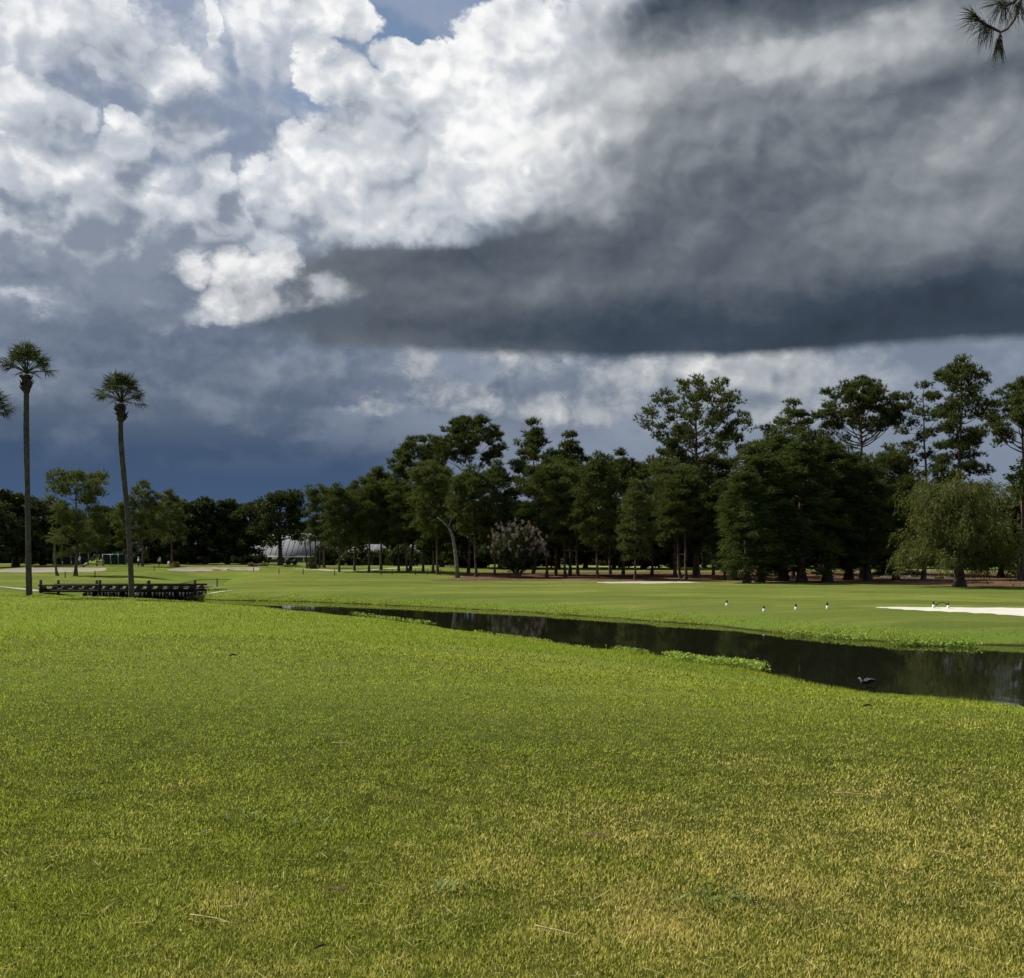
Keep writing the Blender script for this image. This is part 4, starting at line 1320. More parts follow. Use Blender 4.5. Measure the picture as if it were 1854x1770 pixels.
# crape myrtle with faded blossom
def make_myrtle():
    Y = 141
    px = 937
    e = empty('myrtle_tree', (ax(px, Y), Y, gz1(ax(px, Y), Y) - 0.05))
    e.scale = (0.9, 0.9, 0.95)
    tag(e, 'round myrtle tree covered in faded pinkish blossom at the grove edge', 'tree')
    rng = np.random.default_rng(61)
    H = hpx(Y, 944, px=px)
    tr = MB(); cr = MB(); bl = MB()
    cen = []
    for i in range(9):
        a = i * 0.7 + rng.normal(0, 0.1)
        R = rng.uniform(0.4, 1.2)
        top = np.array((math.cos(a) * R * 2.0, math.sin(a) * R * 2.0, H * rng.uniform(0.55, 0.8)))
        tr.tube(curve_pts((math.cos(a) * 0.2, math.sin(a) * 0.2, -0.4), top, 0.03, 7, rng, 0.05), np.linspace(0.14, 0.04, 7), 6)
    for i in range(150):
        v = rvec(rng, 1)[0]
        r = rng.random() ** 0.3
        cen.append((v[0] * 3.7 * r, v[1] * 3.7 * r, H * 0.56 + v[2] * H * 0.42 * r))
    cen = np.array(cen)
    n = 60
    off = rvec(rng, len(cen) * n) * rng.random((len(cen) * n, 1)) ** 0.4 * 0.72
    nr = off + rvec(rng, len(off)) * 0.6; nr /= np.linalg.norm(nr, axis=1, keepdims=True)
    leaves(cr, np.repeat(cen, n, 0) + off, nr, 0.15 * rng.uniform(0.6, 1.3, len(off)), rng)
    # panicles on the outside
    k = 200
    v = rvec(rng, k); v[:, 2] = np.abs(v[:, 2]) * 1.1 - 0.25
    v /= np.linalg.norm(v, axis=1, keepdims=True)
    bc = v * (3.95, 3.95, H * 0.45) * (1 + 0.14 * rng.standard_normal((k, 1))) + (0, 0, H * 0.56) + rng.normal(0, 0.2, (k, 3))
    m = 34
    off = rvec(rng, k * m) * rng.random((k * m, 1)) ** 0.5 * (0.26, 0.26, 0.34)
    nr = off + rvec(rng, len(off)) * 0.3; nr /= np.linalg.norm(nr, axis=1, keepdims=True)
    leaves(bl, np.repeat(bc, m, 0) + off, nr, 0.085, rng)
    tr.build('trunk', BARK_GREY, e, True)
    c = cr.build('crown', LEAF_MYRTLE, e)
    bl.build('blossom', BLOOM, c)


make_myrtle()


# pale curved dead-looking trunk and the broken snag by the bridge
def make_snags():
    rng = np.random.default_rng(77)
    Y = 139.0
    e = empty('bent_tree', (ax(829, Y), Y, gz1(ax(829, Y), Y)))
    tag(e, 'bare pale trunk bending left at the top at the grove edge', 'tree')
    s = Y / PF
    line = np.array([(0, 0, -0.3), (-2 * s, 0, 22 * s), (-5 * s, 0.1, 50 * s), (-9 * s, 0.2, 74 * s), (-17 * s, 0.3, 92 * s), (-27 * s, 0.2, 101 * s), (-38 * s, 0.0, 110 * s)])
    tr = MB(); tr.tube(line, [0.34, 0.26, 0.23, 0.2, 0.16, 0.12, 0.06], 8)
    tr.tube([line[4], line[4] + (0.3, 0, 0.9), line[4] + (0.2, 0, 1.6)], [0.1, 0.07, 0.03], 5)
    tr.build('trunk', BARK_GREY, e, True)
    cr = MB()
    c = np.concatenate([line[6] + rng.normal(0, 0.6, (14, 3)), line[4] + (0.2, 0, 1.8) + rng.normal(0, 0.5, (10, 3))])
    d = rvec(rng, len(c) * 14)
    shards(cr, np.repeat(c, 14, 0), d, 0.4, 0.07, rng)
    cr.build('crown', LEAF_PINE, e)
    Y = 146.0
    e = empty('broken_tree', (ax(105, Y), Y, gz1(ax(105, Y), Y)))
    tag(e, 'broken-topped slender trunk with a side stub behind the footbridge', 'tree')
    s = Y / PF
    line = np.array([(0, 0, -0.3), (-3 * s, 0, 8 * s), (-5 * s, 0, 25 * s), (-6 * s, 0, 45 * s), (-5.5 * s, 0, 62 * s), (-5 * s, 0, 77 * s)])
    tr = MB(); tr.tube(line, [0.30, 0.2, 0.17, 0.16, 0.15, 0.13], 8)
    tr.tube([line[5] - (0, 0, 0.15), line[5] + (-13 * s, 0, 0.05)], [0.09, 0.06], 5)
    tr.tube([line[5] - (0, 0, 0.1), line[5] + (8 * s, 0, 10 * s)], [0.06, 0.03], 5)
    tr.build('trunk', BARK_GREY, e, True)
    cr = MB()
    cc = line[5] + (-5 * s, 0, 8 * s) + rng.normal(0, 0.18, (10, 3))
    leaves(cr, np.repeat(cc, 4, 0) + rng.normal(0, 0.1, (40, 3)), rvec(rng, 40), 0.11, rng)
    cr.build('crown', LEAF_BRIGHT, e)


make_snags()


# sabal palms
def make_palm(line_px, Y, r_px, head_px, label, seed, dead=2):
    """line_px: trunk centre (px, py) from foot to head"""
    rng = np.random.default_rng(seed)
    foot = line_px[0]
    fx, fy, _ = at(foot[0], foot[1], Y)
    gzv = gz1(fx, fy)
    e = empty('palm_tree', (fx, fy, gzv - 0.05))
    tag(e, label, 'palm', 'tall palms on the left')
    s = Y / PF
    z0 = gzv - 0.05
    pts = np.array([((p[0] - foot[0]) * s, 0.0, (CAMZ - (p[1] - HOR) * s) - z0) for p in line_px])
    pts[0, 2] = -0.3
    tq = np.linspace(0, 1, 40); tk = np.linspace(0, 1, len(pts))
    dense = np.stack([np.interp(tq, tk, pts[:, k]) for k in range(3)], -1)
    for _ in range(4): dense[1:-1] = (dense[:-2] + 2 * dense[1:-1] + dense[2:]) / 4
    rad = r_px * s * (1 + 0.16 * np.exp(-tq * 25) + 0.06 * np.sin(tq * 9 + seed) + 0.03 * np.sin(tq * 140)) * (1 - 0.10 * tq)
    tr = MB(); tr.tube(dense, rad, 12)
    tk_ = tr.build('trunk', BARK_PALM, e, True)
    top = dense[-1]
    # boots: the rough knob of old leaf bases
    bt = MB()
    hb = 1.05
    prof_ = np.array([(0.0, 1.05), (0.15, 1.3), (0.4, 1.65), (0.7, 1.55), (1.0, 1.1)])
    zz = np.linspace(0, 1, 9)
    bt.tube(np.stack([np.full(9, top[0]), np.full(9, top[1]), top[2] - hb * 0.95 + zz * hb], -1), r_px * s * np.interp(zz, prof_[:, 0], prof_[:, 1]), 10)
    for i in range(46):
        a = rng.uniform(0, 6.28); f = rng.uniform(0.08, 0.9)
        r = r_px * s * np.interp(f, prof_[:, 0], prof_[:, 1])
        b0 = np.array((top[0] + math.cos(a) * r * 0.9, top[1] + math.sin(a) * r * 0.9, top[2] - hb * 0.95 + f * hb))
        L = rng.uniform(0.15, 0.4)
        bt.tube([b0, b0 + (math.cos(a) * L * 0.55, math.sin(a) * L * 0.55, L * rng.uniform(0.2, 0.9))], [0.05, 0.02], 4)
    bt.build('leaf_bases', BARK_DARK, e, True)
    # fan leaves
    head = top + (0, 0, 0.32)
    n = 30
    for i in range(n):
        f = i / (n - 1)
        el = math.radians(82 - 84 * f ** 0.85 + rng.normal(0, 7))
        a = i * 2.399 + rng.normal(0, 0.15)
        d = np.array((math.cos(el) * math.cos(a), math.cos(el) * math.sin(a), math.sin(el)))
        pl = head_px * s * rng.uniform(0.48, 0.62)
        is_dead = f > 0.93 and rng.random() < 0.5
        m = MB()
        pet = curve_pts(head - (0, 0, 0.2), head + d * pl, 0.06, 6, rng, 0.02)
        m.tube(pet, np.linspace(0.03, 0.014, 6), 4, cap=False)
        dv = pet[-1] - pet[-2]; dv /= np.linalg.norm(dv)
        side = np.cross(dv, (0, 0, 1.0)); side /= np.linalg.norm(side) + 1e-9
        upv = np.cross(side, dv)
        fl = head_px * s * rng.uniform(0.50, 0.62)
        for k in range(26):
            th = math.radians(-88 + 176 * k / 25 + rng.normal(0, 3))
            dd = dv * math.cos(th) + side * math.sin(th) + upv * 0.18 * math.cos(th * 2)
            dd /= np.linalg.norm(dd)
            L = fl * (0.75 + 0.25 * math.cos(th * 0.8)) * rng.uniform(0.85, 1.1)
            p0 = pet[-1] - dv * 0.08; p1 = p0 + dd * L * 0.55
            p2 = p0 + dd * L + np.array((0, 0, -L * rng.uniform(0.05, 0.38)))
            wv = np.cross(dd, upv + rng.normal(0, 0.3, 3)); wv /= np.linalg.norm(wv) + 1e-9
            w = 0.028
            m.add([p0, p1 - wv * w, p1 + wv * w, p2], tris=[(0, 1, 2), (1, 3, 2)])
        m.build('frond', LEAF_PALM_DEAD if is_dead else LEAF_PALM, e)


make_palm([(53, 1080), (51.5, 1010), (50.5, 930), (48.5, 830), (47.5, 760), (48, 680)], 60, 5.0, 54, 'taller palm standing left of the footbridge', 1)
make_palm([(239, 1080), (236, 1010), (231, 930), (223, 850), (218, 790), (219, 732)], 60, 4.9, 53, 'shorter palm with a curved trunk in front of the footbridge', 2)
make_palm([(-22, 1082), (-23, 1000), (-25, 900), (-27, 820), (-26, 760)], 60, 5.4, 60, 'palm mostly beyond the left edge, only its frond tips showing', 3)

# ------------------------------------------------------------------ dark understory and the far wood
def make_shrub_mesh(seed, w, h, leaf=0.2, n=26, per=60):
    rng = np.random.default_rng(seed)
    mb = MB(); st = MB()
    c = rvec(rng, n) * rng.random((n, 1)) ** 0.4
    c[:, 2] = np.abs(c[:, 2])
    c = c * (w / 2 * 0.8, w / 2 * 0.8, h * 0.78) + (0, 0, h * 0.08)
    off = rvec(rng, n * per) * rng.random((n * per, 1)) ** 0.4 * min(w, h) * 0.24
    nr = off / (np.linalg.norm(off, axis=1, keepdims=True) + 1e-9) + rvec(rng, n * per) * 0.8
    nr /= np.linalg.norm(nr, axis=1, keepdims=True) + 1e-9
    p = np.repeat(c, per, 0) + off
    p[:, 2] = np.maximum(p[:, 2], 0.02)
    leaves(mb, p, nr, leaf * rng.uniform(0.6, 1.3, len(p)), rng)
    for i in range(7):
        a = rng.uniform(0, 6.28)
        st.tube(curve_pts((0.1 * math.cos(a), 0.1 * math.sin(a), -0.2), c[i], 0.05, 5, rng), np.linspace(0.05, 0.015, 5), 5, cap=False)
    return st.mesh('stem', True), mb.mesh('foliage')


def put_shrub(name, meshes, mats, x, y, label, group=None, cat='shrub', rz=0.0, sc=(1, 1, 1), dz=0.0):
    e = empty(name, (x, y, gz1(x, y) - 0.03 + dz), rz)
    e.scale = sc
    link('stem', meshes[0], mats[0], e); link('foliage', meshes[1], mats[1], e)
    tag(e, label, cat, group)
    return e


def make_understory():
    pr = [make_shrub_mesh(700 + k, 8.0, 4.6, 0.34, 30, 70) for k in range(3)]
    i = 0
    for px in range(548, 1900, 31):
        Y = 226 + 12 * math.sin(px * 0.05) + (8 if px % 3 else -6)
        if 470 < px < 800: Y += 44
        k = i % 3
        s = 0.95 + 0.25 * math.sin(px * 0.31)
        if not (1595 < px < 1640):
            put_shrub('understory_shrub', pr[k], (BARK_DARK, LEAF_OAK), ax(px, Y), Y, 'dark shrub in the deep shade behind the grove', 'shrubs in the shade behind the grove', rz=i * 1.3, sc=(1.0, 1.0, s))
        i += 1
    for px in list(range(-40, 100, 30)) + list(range(235, 455, 26)):
        Y = 236 + 5 * math.sin(px)
        put_shrub('understory_shrub', pr[i % 3], (BARK_DARK, LEAF_OAK), ax(px, Y), Y, 'dark shrub at the foot of the left treeline', 'shrubs under the left treeline', rz=i * 1.3, sc=(0.9, 0.9, 0.75))
        i += 1
    sm = [make_shrub_mesh(720 + k, 5.0, 3.6, 0.26, 26, 60) for k in range(2)]
    for j, (px, Y, s, label) in enumerate(((592, 232, 1.5, 'dark bush in front of the right end of the main clubhouse roof'), (634, 228, 1.2, 'dark bush before the low clubhouse wing'), (655, 232, 1.25, 'taller dark bush before the low clubhouse wing'), (688, 230, 1.3, 'dark bush between the two low clubhouse roofs'), (722, 226, 1.5, 'dark bush left of the pair of close pine trunks, before a pale roof'), (750, 236, 1.2, 'dark bush before the right-hand pale roof'), (786, 232, 1.2, 'dark bush behind the three trunks standing together'), (474, 238, 0.8, 'dark bush under the left end of the clubhouse roof'))):
        put_shrub('clubhouse_bush', sm[j % 2], (BARK_DARK, LEAF_OAK), ax(px, Y), Y, label, 'bushes before the clubhouse', rz=j, sc=(s, s, s))
    # the wood beyond: one mass
    rng = np.random.default_rng(71)
    n = 30000
    x = rng.uniform(-290, 330, n); y = 345 + rng.uniform(-14, 25, n)
    top = 11 + 3.0 * fnoise(x * 0.06, y * 0.02, 72, 4)
    z = gz(x, y) + top * rng.random(n) ** 0.75
    mb = MB(); leaves(mb, np.stack([x, y, z], -1), rvec(rng, n), 0.9, rng)
    o = mb.build('distant_wood', LEAF_OAK)
    tag(o, 'distant dark wood closing the view behind all the trees', 'wood', kind='stuff')


make_understory()

# ------------------------------------------------------------------ paint and timber
WHITE = plain('white_paint', (0.80, 0.80, 0.78), 0.5, 0.04, 3.0)
BLACK = plain('black_paint', (0.012, 0.012, 0.013), 0.5, 0.2, 3.0)
DARKWOOD = plain('tarred_timber', (0.040, 0.034, 0.028), 0.85, 0.35, 4.0, 0.15, bump=0.5)
CONCRETE = plain('pale_concrete', (0.30, 0.29, 0.22), 0.9, 0.12, 1.0, 0.1)
ROOF = plain('pale_metal_roof', (0.135, 0.14, 0.15), 0.8, 0.08, 0.5, 0.4)
SEAM = plain('roof_seam_metal', (0.085, 0.09, 0.10), 0.7, 0.08, 0.5, 0.3)
STUCCO = plain('grey_stucco', (0.30, 0.29, 0.28), 0.9, 0.1, 0.7, 0.1)
GLASS = plain('dark_glass', (0.015, 0.018, 0.022), 0.1, 0.1, 1.0, 0.5)
SCREEN = plain('green_windscreen', (0.016, 0.040, 0.034), 0.85, 0.2, 0.8, 0.1)
STEEL = plain('grey_steel', (0.30, 0.30, 0.30), 0.5, 0.1, 3.0, 0.4, 0.4)
GREENPOST = plain('dark_green_post', (0.020, 0.035, 0.020), 0.7, 0.2, 3.0)
SKIN = plain('skin', (0.42, 0.26, 0.18), 0.6, 0.08, 20.0)
SHIRT_W = plain('white_cotton', (0.78, 0.78, 0.76), 0.8, 0.04, 10.0)
NAVY = plain('navy_cloth', (0.014, 0.017, 0.028), 0.85, 0.2, 10.0)
RUBBER = plain('tyre_rubber', (0.015, 0.015, 0.015), 0.85, 0.2, 5.0)
FEATHER = plain('dark_feathers', (0.014, 0.013, 0.014), 0.6, 0.3, 20.0)
FEATHER_W = plain('white_feathers', (0.70, 0.69, 0.66), 0.8, 0.1, 20.0)
YELLOW = leafmat('yellow_foliage', (0.20, 0.17, 0.03), (0.50, 0.40, 0.08), 0.25, 0.8)
TAN = leafmat('tan_grasses', (0.16, 0.12, 0.05), (0.36, 0.28, 0.13), 0.2, 0.8)
STRAWM = plain('dry_straw', (0.42, 0.33, 0.15), 0.8, 0.2, 20.0)
SOIL = plain('bare_soil', (0.10, 0.062, 0.034), 0.95, 0.3, 20.0, 0.1, bump=0.6)


def taper_box(mb, c0, s0, c1, s1):
    v = []
    for (c, s) in ((c0, s0), (c1, s1)):
        for (a, b) in ((-1, -1), (1, -1), (1, 1), (-1, 1)):
            v.append((c[0] + a * s[0] / 2, c[1] + b * s[1] / 2, c[2]))
    mb.add(v, quads=[(0, 3, 2, 1), (4, 5, 6, 7), (0, 1, 5, 4), (1, 2, 6, 5), (2, 3, 7, 6), (3, 0, 4, 7)])


# ------------------------------------------------------------------ the cart bridge over the stream
def make_bridge():
    Y = 84.0
    s = Y / PF
    x0, x1 = ax(70, Y), ax(356, Y)
    e = empty('footbridge', ((x0 + x1) / 2, Y + 1.4, 0.0))
    tag(e, 'low dark timber bridge with stubby posts crossing the stream', 'bridge')
    cx = (x0 + x1) / 2; L = x1 - x0
    X = lambda px: ax(px, Y) - cx
    Z = lambda py: CAMZ - (py - HOR) * s
    deck_z = Z(1066)
    # planks across the deck
    pm = MB(); pm.box((0, 0, 0), (0.235, 3.0, 0.06)); pme = pm.mesh('deck_plank')
    n = int(L / 0.25)
    for i in range(n):
        link('deck_plank', pme, DARKWOOD, e, (-L / 2 + 0.12 + i * 0.25, 0.0, deck_z - 0.03))
    for side, yy in ((0, -1.42), (1, 1.42)):
        m = MB(); m.box((0, yy, Z(1059.4)), (L, 0.18, 0.15))
        rl = m.build('kerb_rail', DARKWOOD, e)
        m = MB(); m.box((0, yy * 0.9, deck_z - 0.17), (L, 0.20, 0.20))
        m.build('girder', DARKWOOD, e)
        nb = 15
        for i in range(nb):
            xx = -L / 2 + 0.45 + i * (L - 0.9) / (nb - 1)
            m = MB(); taper_box(m, (xx, yy, deck_z - 0.02), (0.50, 0.16), (xx, yy, Z(1061.3)), (0.24, 0.16))
            m.build('spacer_block', DARKWOOD, e)
        for px in ((74, 181, 268, 353) if side == 0 else (78, 150, 248, 333)):
            top = 1050 if px in (74, 353, 181) else 1052
            m = MB(); m.box((X(px), yy, (Z(top) + deck_z - 0.5) / 2), (0.16, 0.18, Z(top) - deck_z + 0.5))
            m.box((X(px), yy, Z(top) + 0.012), (0.13, 0.15, 0.02))
            m.build('post', DARKWOOD, e)
    for px in (150, 200, 250, 300, 345):
        for yy in (-1.1, 1.1):
            m = MB(); m.tube([(X(px), yy, -1.4), (X(px), yy, deck_z - 0.36)], 0.16, 8)
            m.build('pile', DARKWOOD, e, True)
    m = MB()
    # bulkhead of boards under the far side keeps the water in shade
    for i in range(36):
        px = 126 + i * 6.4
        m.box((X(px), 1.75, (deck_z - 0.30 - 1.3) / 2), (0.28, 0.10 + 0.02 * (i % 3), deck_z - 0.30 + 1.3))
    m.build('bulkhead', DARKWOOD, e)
    m = MB(); m.box((X(249), -1.62, Z(1076)), (0.40, 0.35, 0.30)); m.build('footing', CONCRETE, e)


make_bridge()


# ------------------------------------------------------------------ paths and one streak of sunlit grass: pale strips laid on the ground
def make_pale_strip(pts, w, lift=0.03):
    pts = np.array(pts, float)
    t = np.linspace(0, len(pts) - 1, 40)
    c = np.stack([np.interp(t, np.arange(len(pts)), pts[:, k]) for k in (0, 1)], -1)
    d = np.gradient(c, axis=0); d /= np.linalg.norm(d, axis=1, keepdims=True)
    nn = np.stack([-d[:, 1], d[:, 0]], -1)
    rows = [c + nn * k * w for k in (-0.5, -0.25, 0, 0.25, 0.5)]
    X = np.stack([r[:, 0] for r in rows], 0); Yy = np.stack([r[:, 1] for r in rows], 0)
    o = link('pale_strip', grid_mesh('pale_strip', X, Yy, gz(X, Yy) + lift), CONCRETE)
    tag(o, kind='structure')


make_pale_strip([(ax(352, 85.5), 85.4), (ax(380, 86.5), 86.5), (ax(405, 88), 88), (ax(418, 90), 90)], 0.6)  # no path here: pale colour stands in for a strip of sunlit grass
make_pale_strip([(ax(76, 85.5), 85.4), (ax(40, 86.5), 86.5), (ax(0, 88), 88), (ax(-60, 90), 90)], 1.7)
make_pale_strip([(ax(530, 188), 188), (ax(575, 185), 185), (ax(610, 176), 176), (ax(660, 178), 180), (ax(720, 200), 204), (ax(800, 214), 214), (ax(1000, 214), 214), (ax(1300, 205), 205), (ax(1700, 190), 190), (ax(1900, 186), 186)], 2.6)


# ------------------------------------------------------------------ clubhouse
def hip_roof(mb, cx, cy, w, d, z0, z1, ridge):
    v = [(cx - w / 2, cy - d / 2, z0), (cx + w / 2, cy - d / 2, z0), (cx + w / 2, cy + d / 2, z0), (cx - w / 2, cy + d / 2, z0), (cx - ridge / 2, cy, z1), (cx + ridge / 2, cy, z1)]
    v += [(a, b, c - 0.22) for a, b, c in v[:4]]
    mb.add(v, quads=[(0, 1, 5, 4), (2, 3, 4, 5), (0, 6, 7, 1), (1, 7, 8, 2), (2, 8, 9, 3), (3, 9, 6, 0), (6, 9, 8, 7)], tris=[(1, 2, 5), (3, 0, 4)])


def make_clubhouse():
    Y = 252.0
    s = Y / PF
    Z = lambda py: CAMZ - (py - HOR) * s
    defs = [(446, 588, 964, 1006, 0, 80, 'clubhouse with a pale grey metal roof behind the spreading oak'),
            (618, 706, 984, 1006, 6, 50, 'low clubhouse wing with a pale roof seen between pine trunks'),
            (700, 804, 984, 1004, 14, 60, 'pale-roofed building at the right behind the forked trunk')]
    for k, (a, b, ridge, eave, back, rl, label) in enumerate(defs):
        x0, x1 = ax(a, Y + back), ax(b, Y + back)
        cx = (x0 + x1) / 2; w = x1 - x0
        g = gz1(cx, Y + back)
        e = empty('clubhouse', (cx, Y + back + 7, g))
        tag(e, label, 'building')
        ze, zr = Z(eave) - g, Z(ridge) - g
        m = MB(); m.box((0, 0, ze / 2 - 0.4), (w - 1.8, 12.0, ze + 0.6)); wl = m.build('wall', STUCCO, e)
        m = MB(); hip_roof(m, 0, 0, w, 14.5, ze, zr, rl * s)
        rf = m.build('roof', ROOF, e)
        ridge_l = rl * s
        for i in range(int(w / 1.3)):                 # standing seams
            xx = -w / 2 + 0.6 + i * 1.3
            f_ = 1.0 if abs(xx) <= ridge_l / 2 else max(0.0, 1 - (abs(xx) - ridge_l / 2) / (w / 2 - ridge_l / 2))
            if f_ < 0.08: continue
            m = MB(); m.tube([(xx, -7.25, ze + 0.03), (xx, -7.25 * (1 - f_), ze + (zr - ze) * f_ + 0.03)], 0.055, 4); m.build('roof_seam', SEAM, rf)
        m = MB(); m.box((0, -7.3, ze - 0.20), (w + 0.1, 0.12, 0.34)); m.build('fascia', WHITE, rf)
        nwin = 6 if k == 0 else 4
        for i in range(nwin):
            xx = -w / 2 + 2.4 + i * (w - 4.8) / (nwin - 1)
            if i % 3 == 2:
                m = MB(); m.box((xx, -6.03, ze * 0.45), (1.7, 0.10, ze * 0.9)); m.build('door', GLASS, e)
            else:
                m = MB(); m.box((xx, -6.02, ze * 0.58), (1.5, 0.08, ze * 0.44)); wn = m.build('window', WHITE, e)
                m = MB(); m.box((xx, -6.06, ze * 0.58), (1.3, 0.06, ze * 0.36)); m.build('pane', GLASS, wn)
        for i in range(5 if k == 0 else 3):
            xx = -w / 2 + 0.7 + i * (w - 1.4) / (4 if k == 0 else 2)
            m = MB(); m.box((xx, -7.0, ze / 2 - 0.3), (0.28, 0.28, ze + 0.45)); m.build('porch_post', WHITE, e)
    # bright white house end far right between the trunks
    Y = 300.0; s = Y / PF
    x0, x1 = ax(1598, Y), ax(1628, Y)
    g = gz1((x0 + x1) / 2, Y)
    e = empty('house', ((x0 + x1) / 2, Y, g))
    tag(e, 'white house glimpsed between dark trunks left of the weeping tree', 'building')
    h = (CAMZ - (1004 - HOR) * s) - g
    m = MB(); m.box((0, 0, h / 2 - 0.2), (x1 - x0, 6, h + 0.4)); m.build('wall', WHITE, e)
    m = MB(); hip_roof(m, 0, 0, x1 - x0 + 1.2, 7.2, h, h + 2.2, 2.0); m.build('roof', ROOF, e)
    m = MB(); m.box((-0.9, -3.02, h * 0.5), (0.9, 0.06, 1.2)); wn = m.build('window', STEEL, e)
    m = MB(); m.box((-0.9, -3.06, h * 0.5), (0.74, 0.04, 1.0)); m.build('pane', GLASS, wn)


make_clubhouse()


# ------------------------------------------------------------------ green windscreens round the courts
def make_screen(a, b, Y, top, n, label):
    s = Y / PF
    x0, x1 = ax(a, Y), ax(b, Y)
    g = gz1((x0 + x1) / 2, Y)
    h = (CAMZ - (top - HOR) * s) - g
    e = empty('screen_fence', ((x0 + x1) / 2, Y, g))
    tag(e, label, 'fence')
    w = x1 - x0
    for i in range(n + 1):
        m = MB(); m.tube([(-w / 2 + i * w / n, 0, -0.3), (-w / 2 + i * w / n, 0, h + 0.15)], 0.09, 7); m.build('post', STEEL, e, True)
    for i in range(n):
        xx = np.linspace(-w / 2 + i * w / n + 0.12, -w / 2 + (i + 1) * w / n - 0.12, 7)
        zz = np.linspace(0.15, h, 4)
        X, Zg = np.meshgrid(xx, zz)
        link('windscreen', grid_mesh('windscreen', X, 0.10 + 0.10 * np.sin(X * 4 + i) * np.sin(Zg), Zg), SCREEN, e)
    m = MB(); m.tube([(-w / 2, 0, h + 0.05), (w / 2, 0, h + 0.05)], 0.05, 6); m.build('top_rail', STEEL, e, True)


make_screen(96, 160, 212, 1001, 4, 'green court windscreen behind the left bunker')
make_screen(186, 228, 214, 1004, 3, 'green court windscreen just left of the second palm trunk')


# ------------------------------------------------------------------ people
def skin_body(nodes, name):
    """nodes: (key, parent key, position, radius) -> smooth continuous mesh"""
    me = bpy.data.meshes.new(name)
    idx = {k[0]: i for i, k in enumerate(nodes)}
    me.from_pydata([k[2] for k in nodes], [(idx[k[1]], idx[k[0]]) for k in nodes if k[1]], [])
    o = bpy.data.objects.new(name, me); COL.objects.link(o)
    md = o.modifiers.new('skin', 'SKIN')
    me.skin_vertices.new() if not me.skin_vertices else None
    for i, k in enumerate(nodes):
        sv = me.skin_vertices[0].data[i]
        r = k[3] if isinstance(k[3], tuple) else (k[3], k[3])
        sv.radius = r
        sv.use_root = (i == 0)
    sb = o.modifiers.new('sub', 'SUBSURF'); sb.levels = 1; sb.render_levels = 1
    dg = bpy.context.evaluated_depsgraph_get()
    ev = o.evaluated_get(dg)
    out = bpy.data.meshes.new_from_object(ev)
    out.name = name
    bpy.data.objects.remove(o)
    return out


def make_person(px, Y, rz, label, shirt, trousers, pose='stand', cap=WHITE, dz=0.0, xoff=0.0):
    x = ax(px, Y) + xoff
    e = empty('person', (x, Y, gz1(x, Y) + dz), rz)
    tag(e, label, 'person')
    b = 0.0 if pose == 'stand' else 0.45
    hip = (0, 0, 0.95); ch = (0, -b * 0.55, 1.32 - b * 0.14); nk = (0, -b * 0.75, 1.48 - b * 0.18); hd = (0, -b * 0.9 - 0.02, 1.64 - b * 0.22)
    N = [('hip', None, hip, (0.16, 0.12)), ('waist', 'hip', (0, -b * 0.25, 1.12), (0.15, 0.11)), ('chest', 'waist', ch, (0.19, 0.13)), ('neck', 'chest', nk, 0.06), ('head', 'neck', hd, (0.09, 0.105)), ('crown', 'head', (hd[0], hd[1], hd[2] + 0.11), (0.07, 0.08))]
    for sg, nm in ((-1, 'l'), (1, 'r')):
        N += [('hj' + nm, 'hip', (0.10 * sg, 0, 0.88), 0.095), ('kn' + nm, 'hj' + nm, (0.13 * sg, -0.03 * sg, 0.48), 0.065), ('an' + nm, 'kn' + nm, (0.14 * sg, 0.0, 0.09), 0.045), ('toe' + nm, 'an' + nm, (0.16 * sg, -0.17, 0.04), 0.04)]
        sh = (0.19 * sg, ch[1] - 0.01 - b * 0.12, ch[2] + 0.10)
        if pose == 'stand':
            el = (0.26 * sg, ch[1] + 0.02, 1.12); wr = (0.24 * sg, ch[1] - 0.10, 0.90); fi = (0.23 * sg, ch[1] - 0.12, 0.80)
        else:
            el = (0.20 * sg, ch[1] - 0.14, 1.02); wr = (0.06 * sg, ch[1] - 0.26, 0.84); fi = (0.03 * sg, ch[1] - 0.30, 0.76)
        N += [('sh' + nm, 'chest', sh, 0.065), ('el' + nm, 'sh' + nm, el, 0.045), ('wr' + nm, 'el' + nm, wr, 0.033), ('fi' + nm, 'wr' + nm, fi, (0.03, 0.018))]
        for q in range(3):
            N.append(('f%d%s' % (q, nm), 'wr' + nm, (fi[0] + (q - 1) * 0.03, fi[1] - 0.02 * q, fi[2] + 0.01 * q - 0.02), 0.011))
    me = skin_body(N, 'body')
    for m in (SKIN, shirt, trousers, BLACK): me.materials.append(m)
    for p in me.polygons:
        c = p.center
        if c.z < 0.10: i = 3
        elif c.z < 0.97 and abs(c.x) < 0.20 and not (c.y < -0.20): i = 2
        elif c.z > nk[2] - 0.01 and abs(c.x) < 0.14: i = 0
        elif c.z < 1.10 and (abs(c.x) > 0.2 or c.y < -0.22): i = 0
        else: i = 1
        p.material_index = i
        p.use_smooth = True
    link('body', me, None, e)
    m = MB(); m.ball((hd[0], hd[1], hd[2] + 0.075), (0.105, 0.115, 0.085), 10, 6); m.box((hd[0], hd[1] - 0.14, hd[2] + 0.06), (0.15, 0.13, 0.015)); m.build('cap', cap, e, True)
    return e


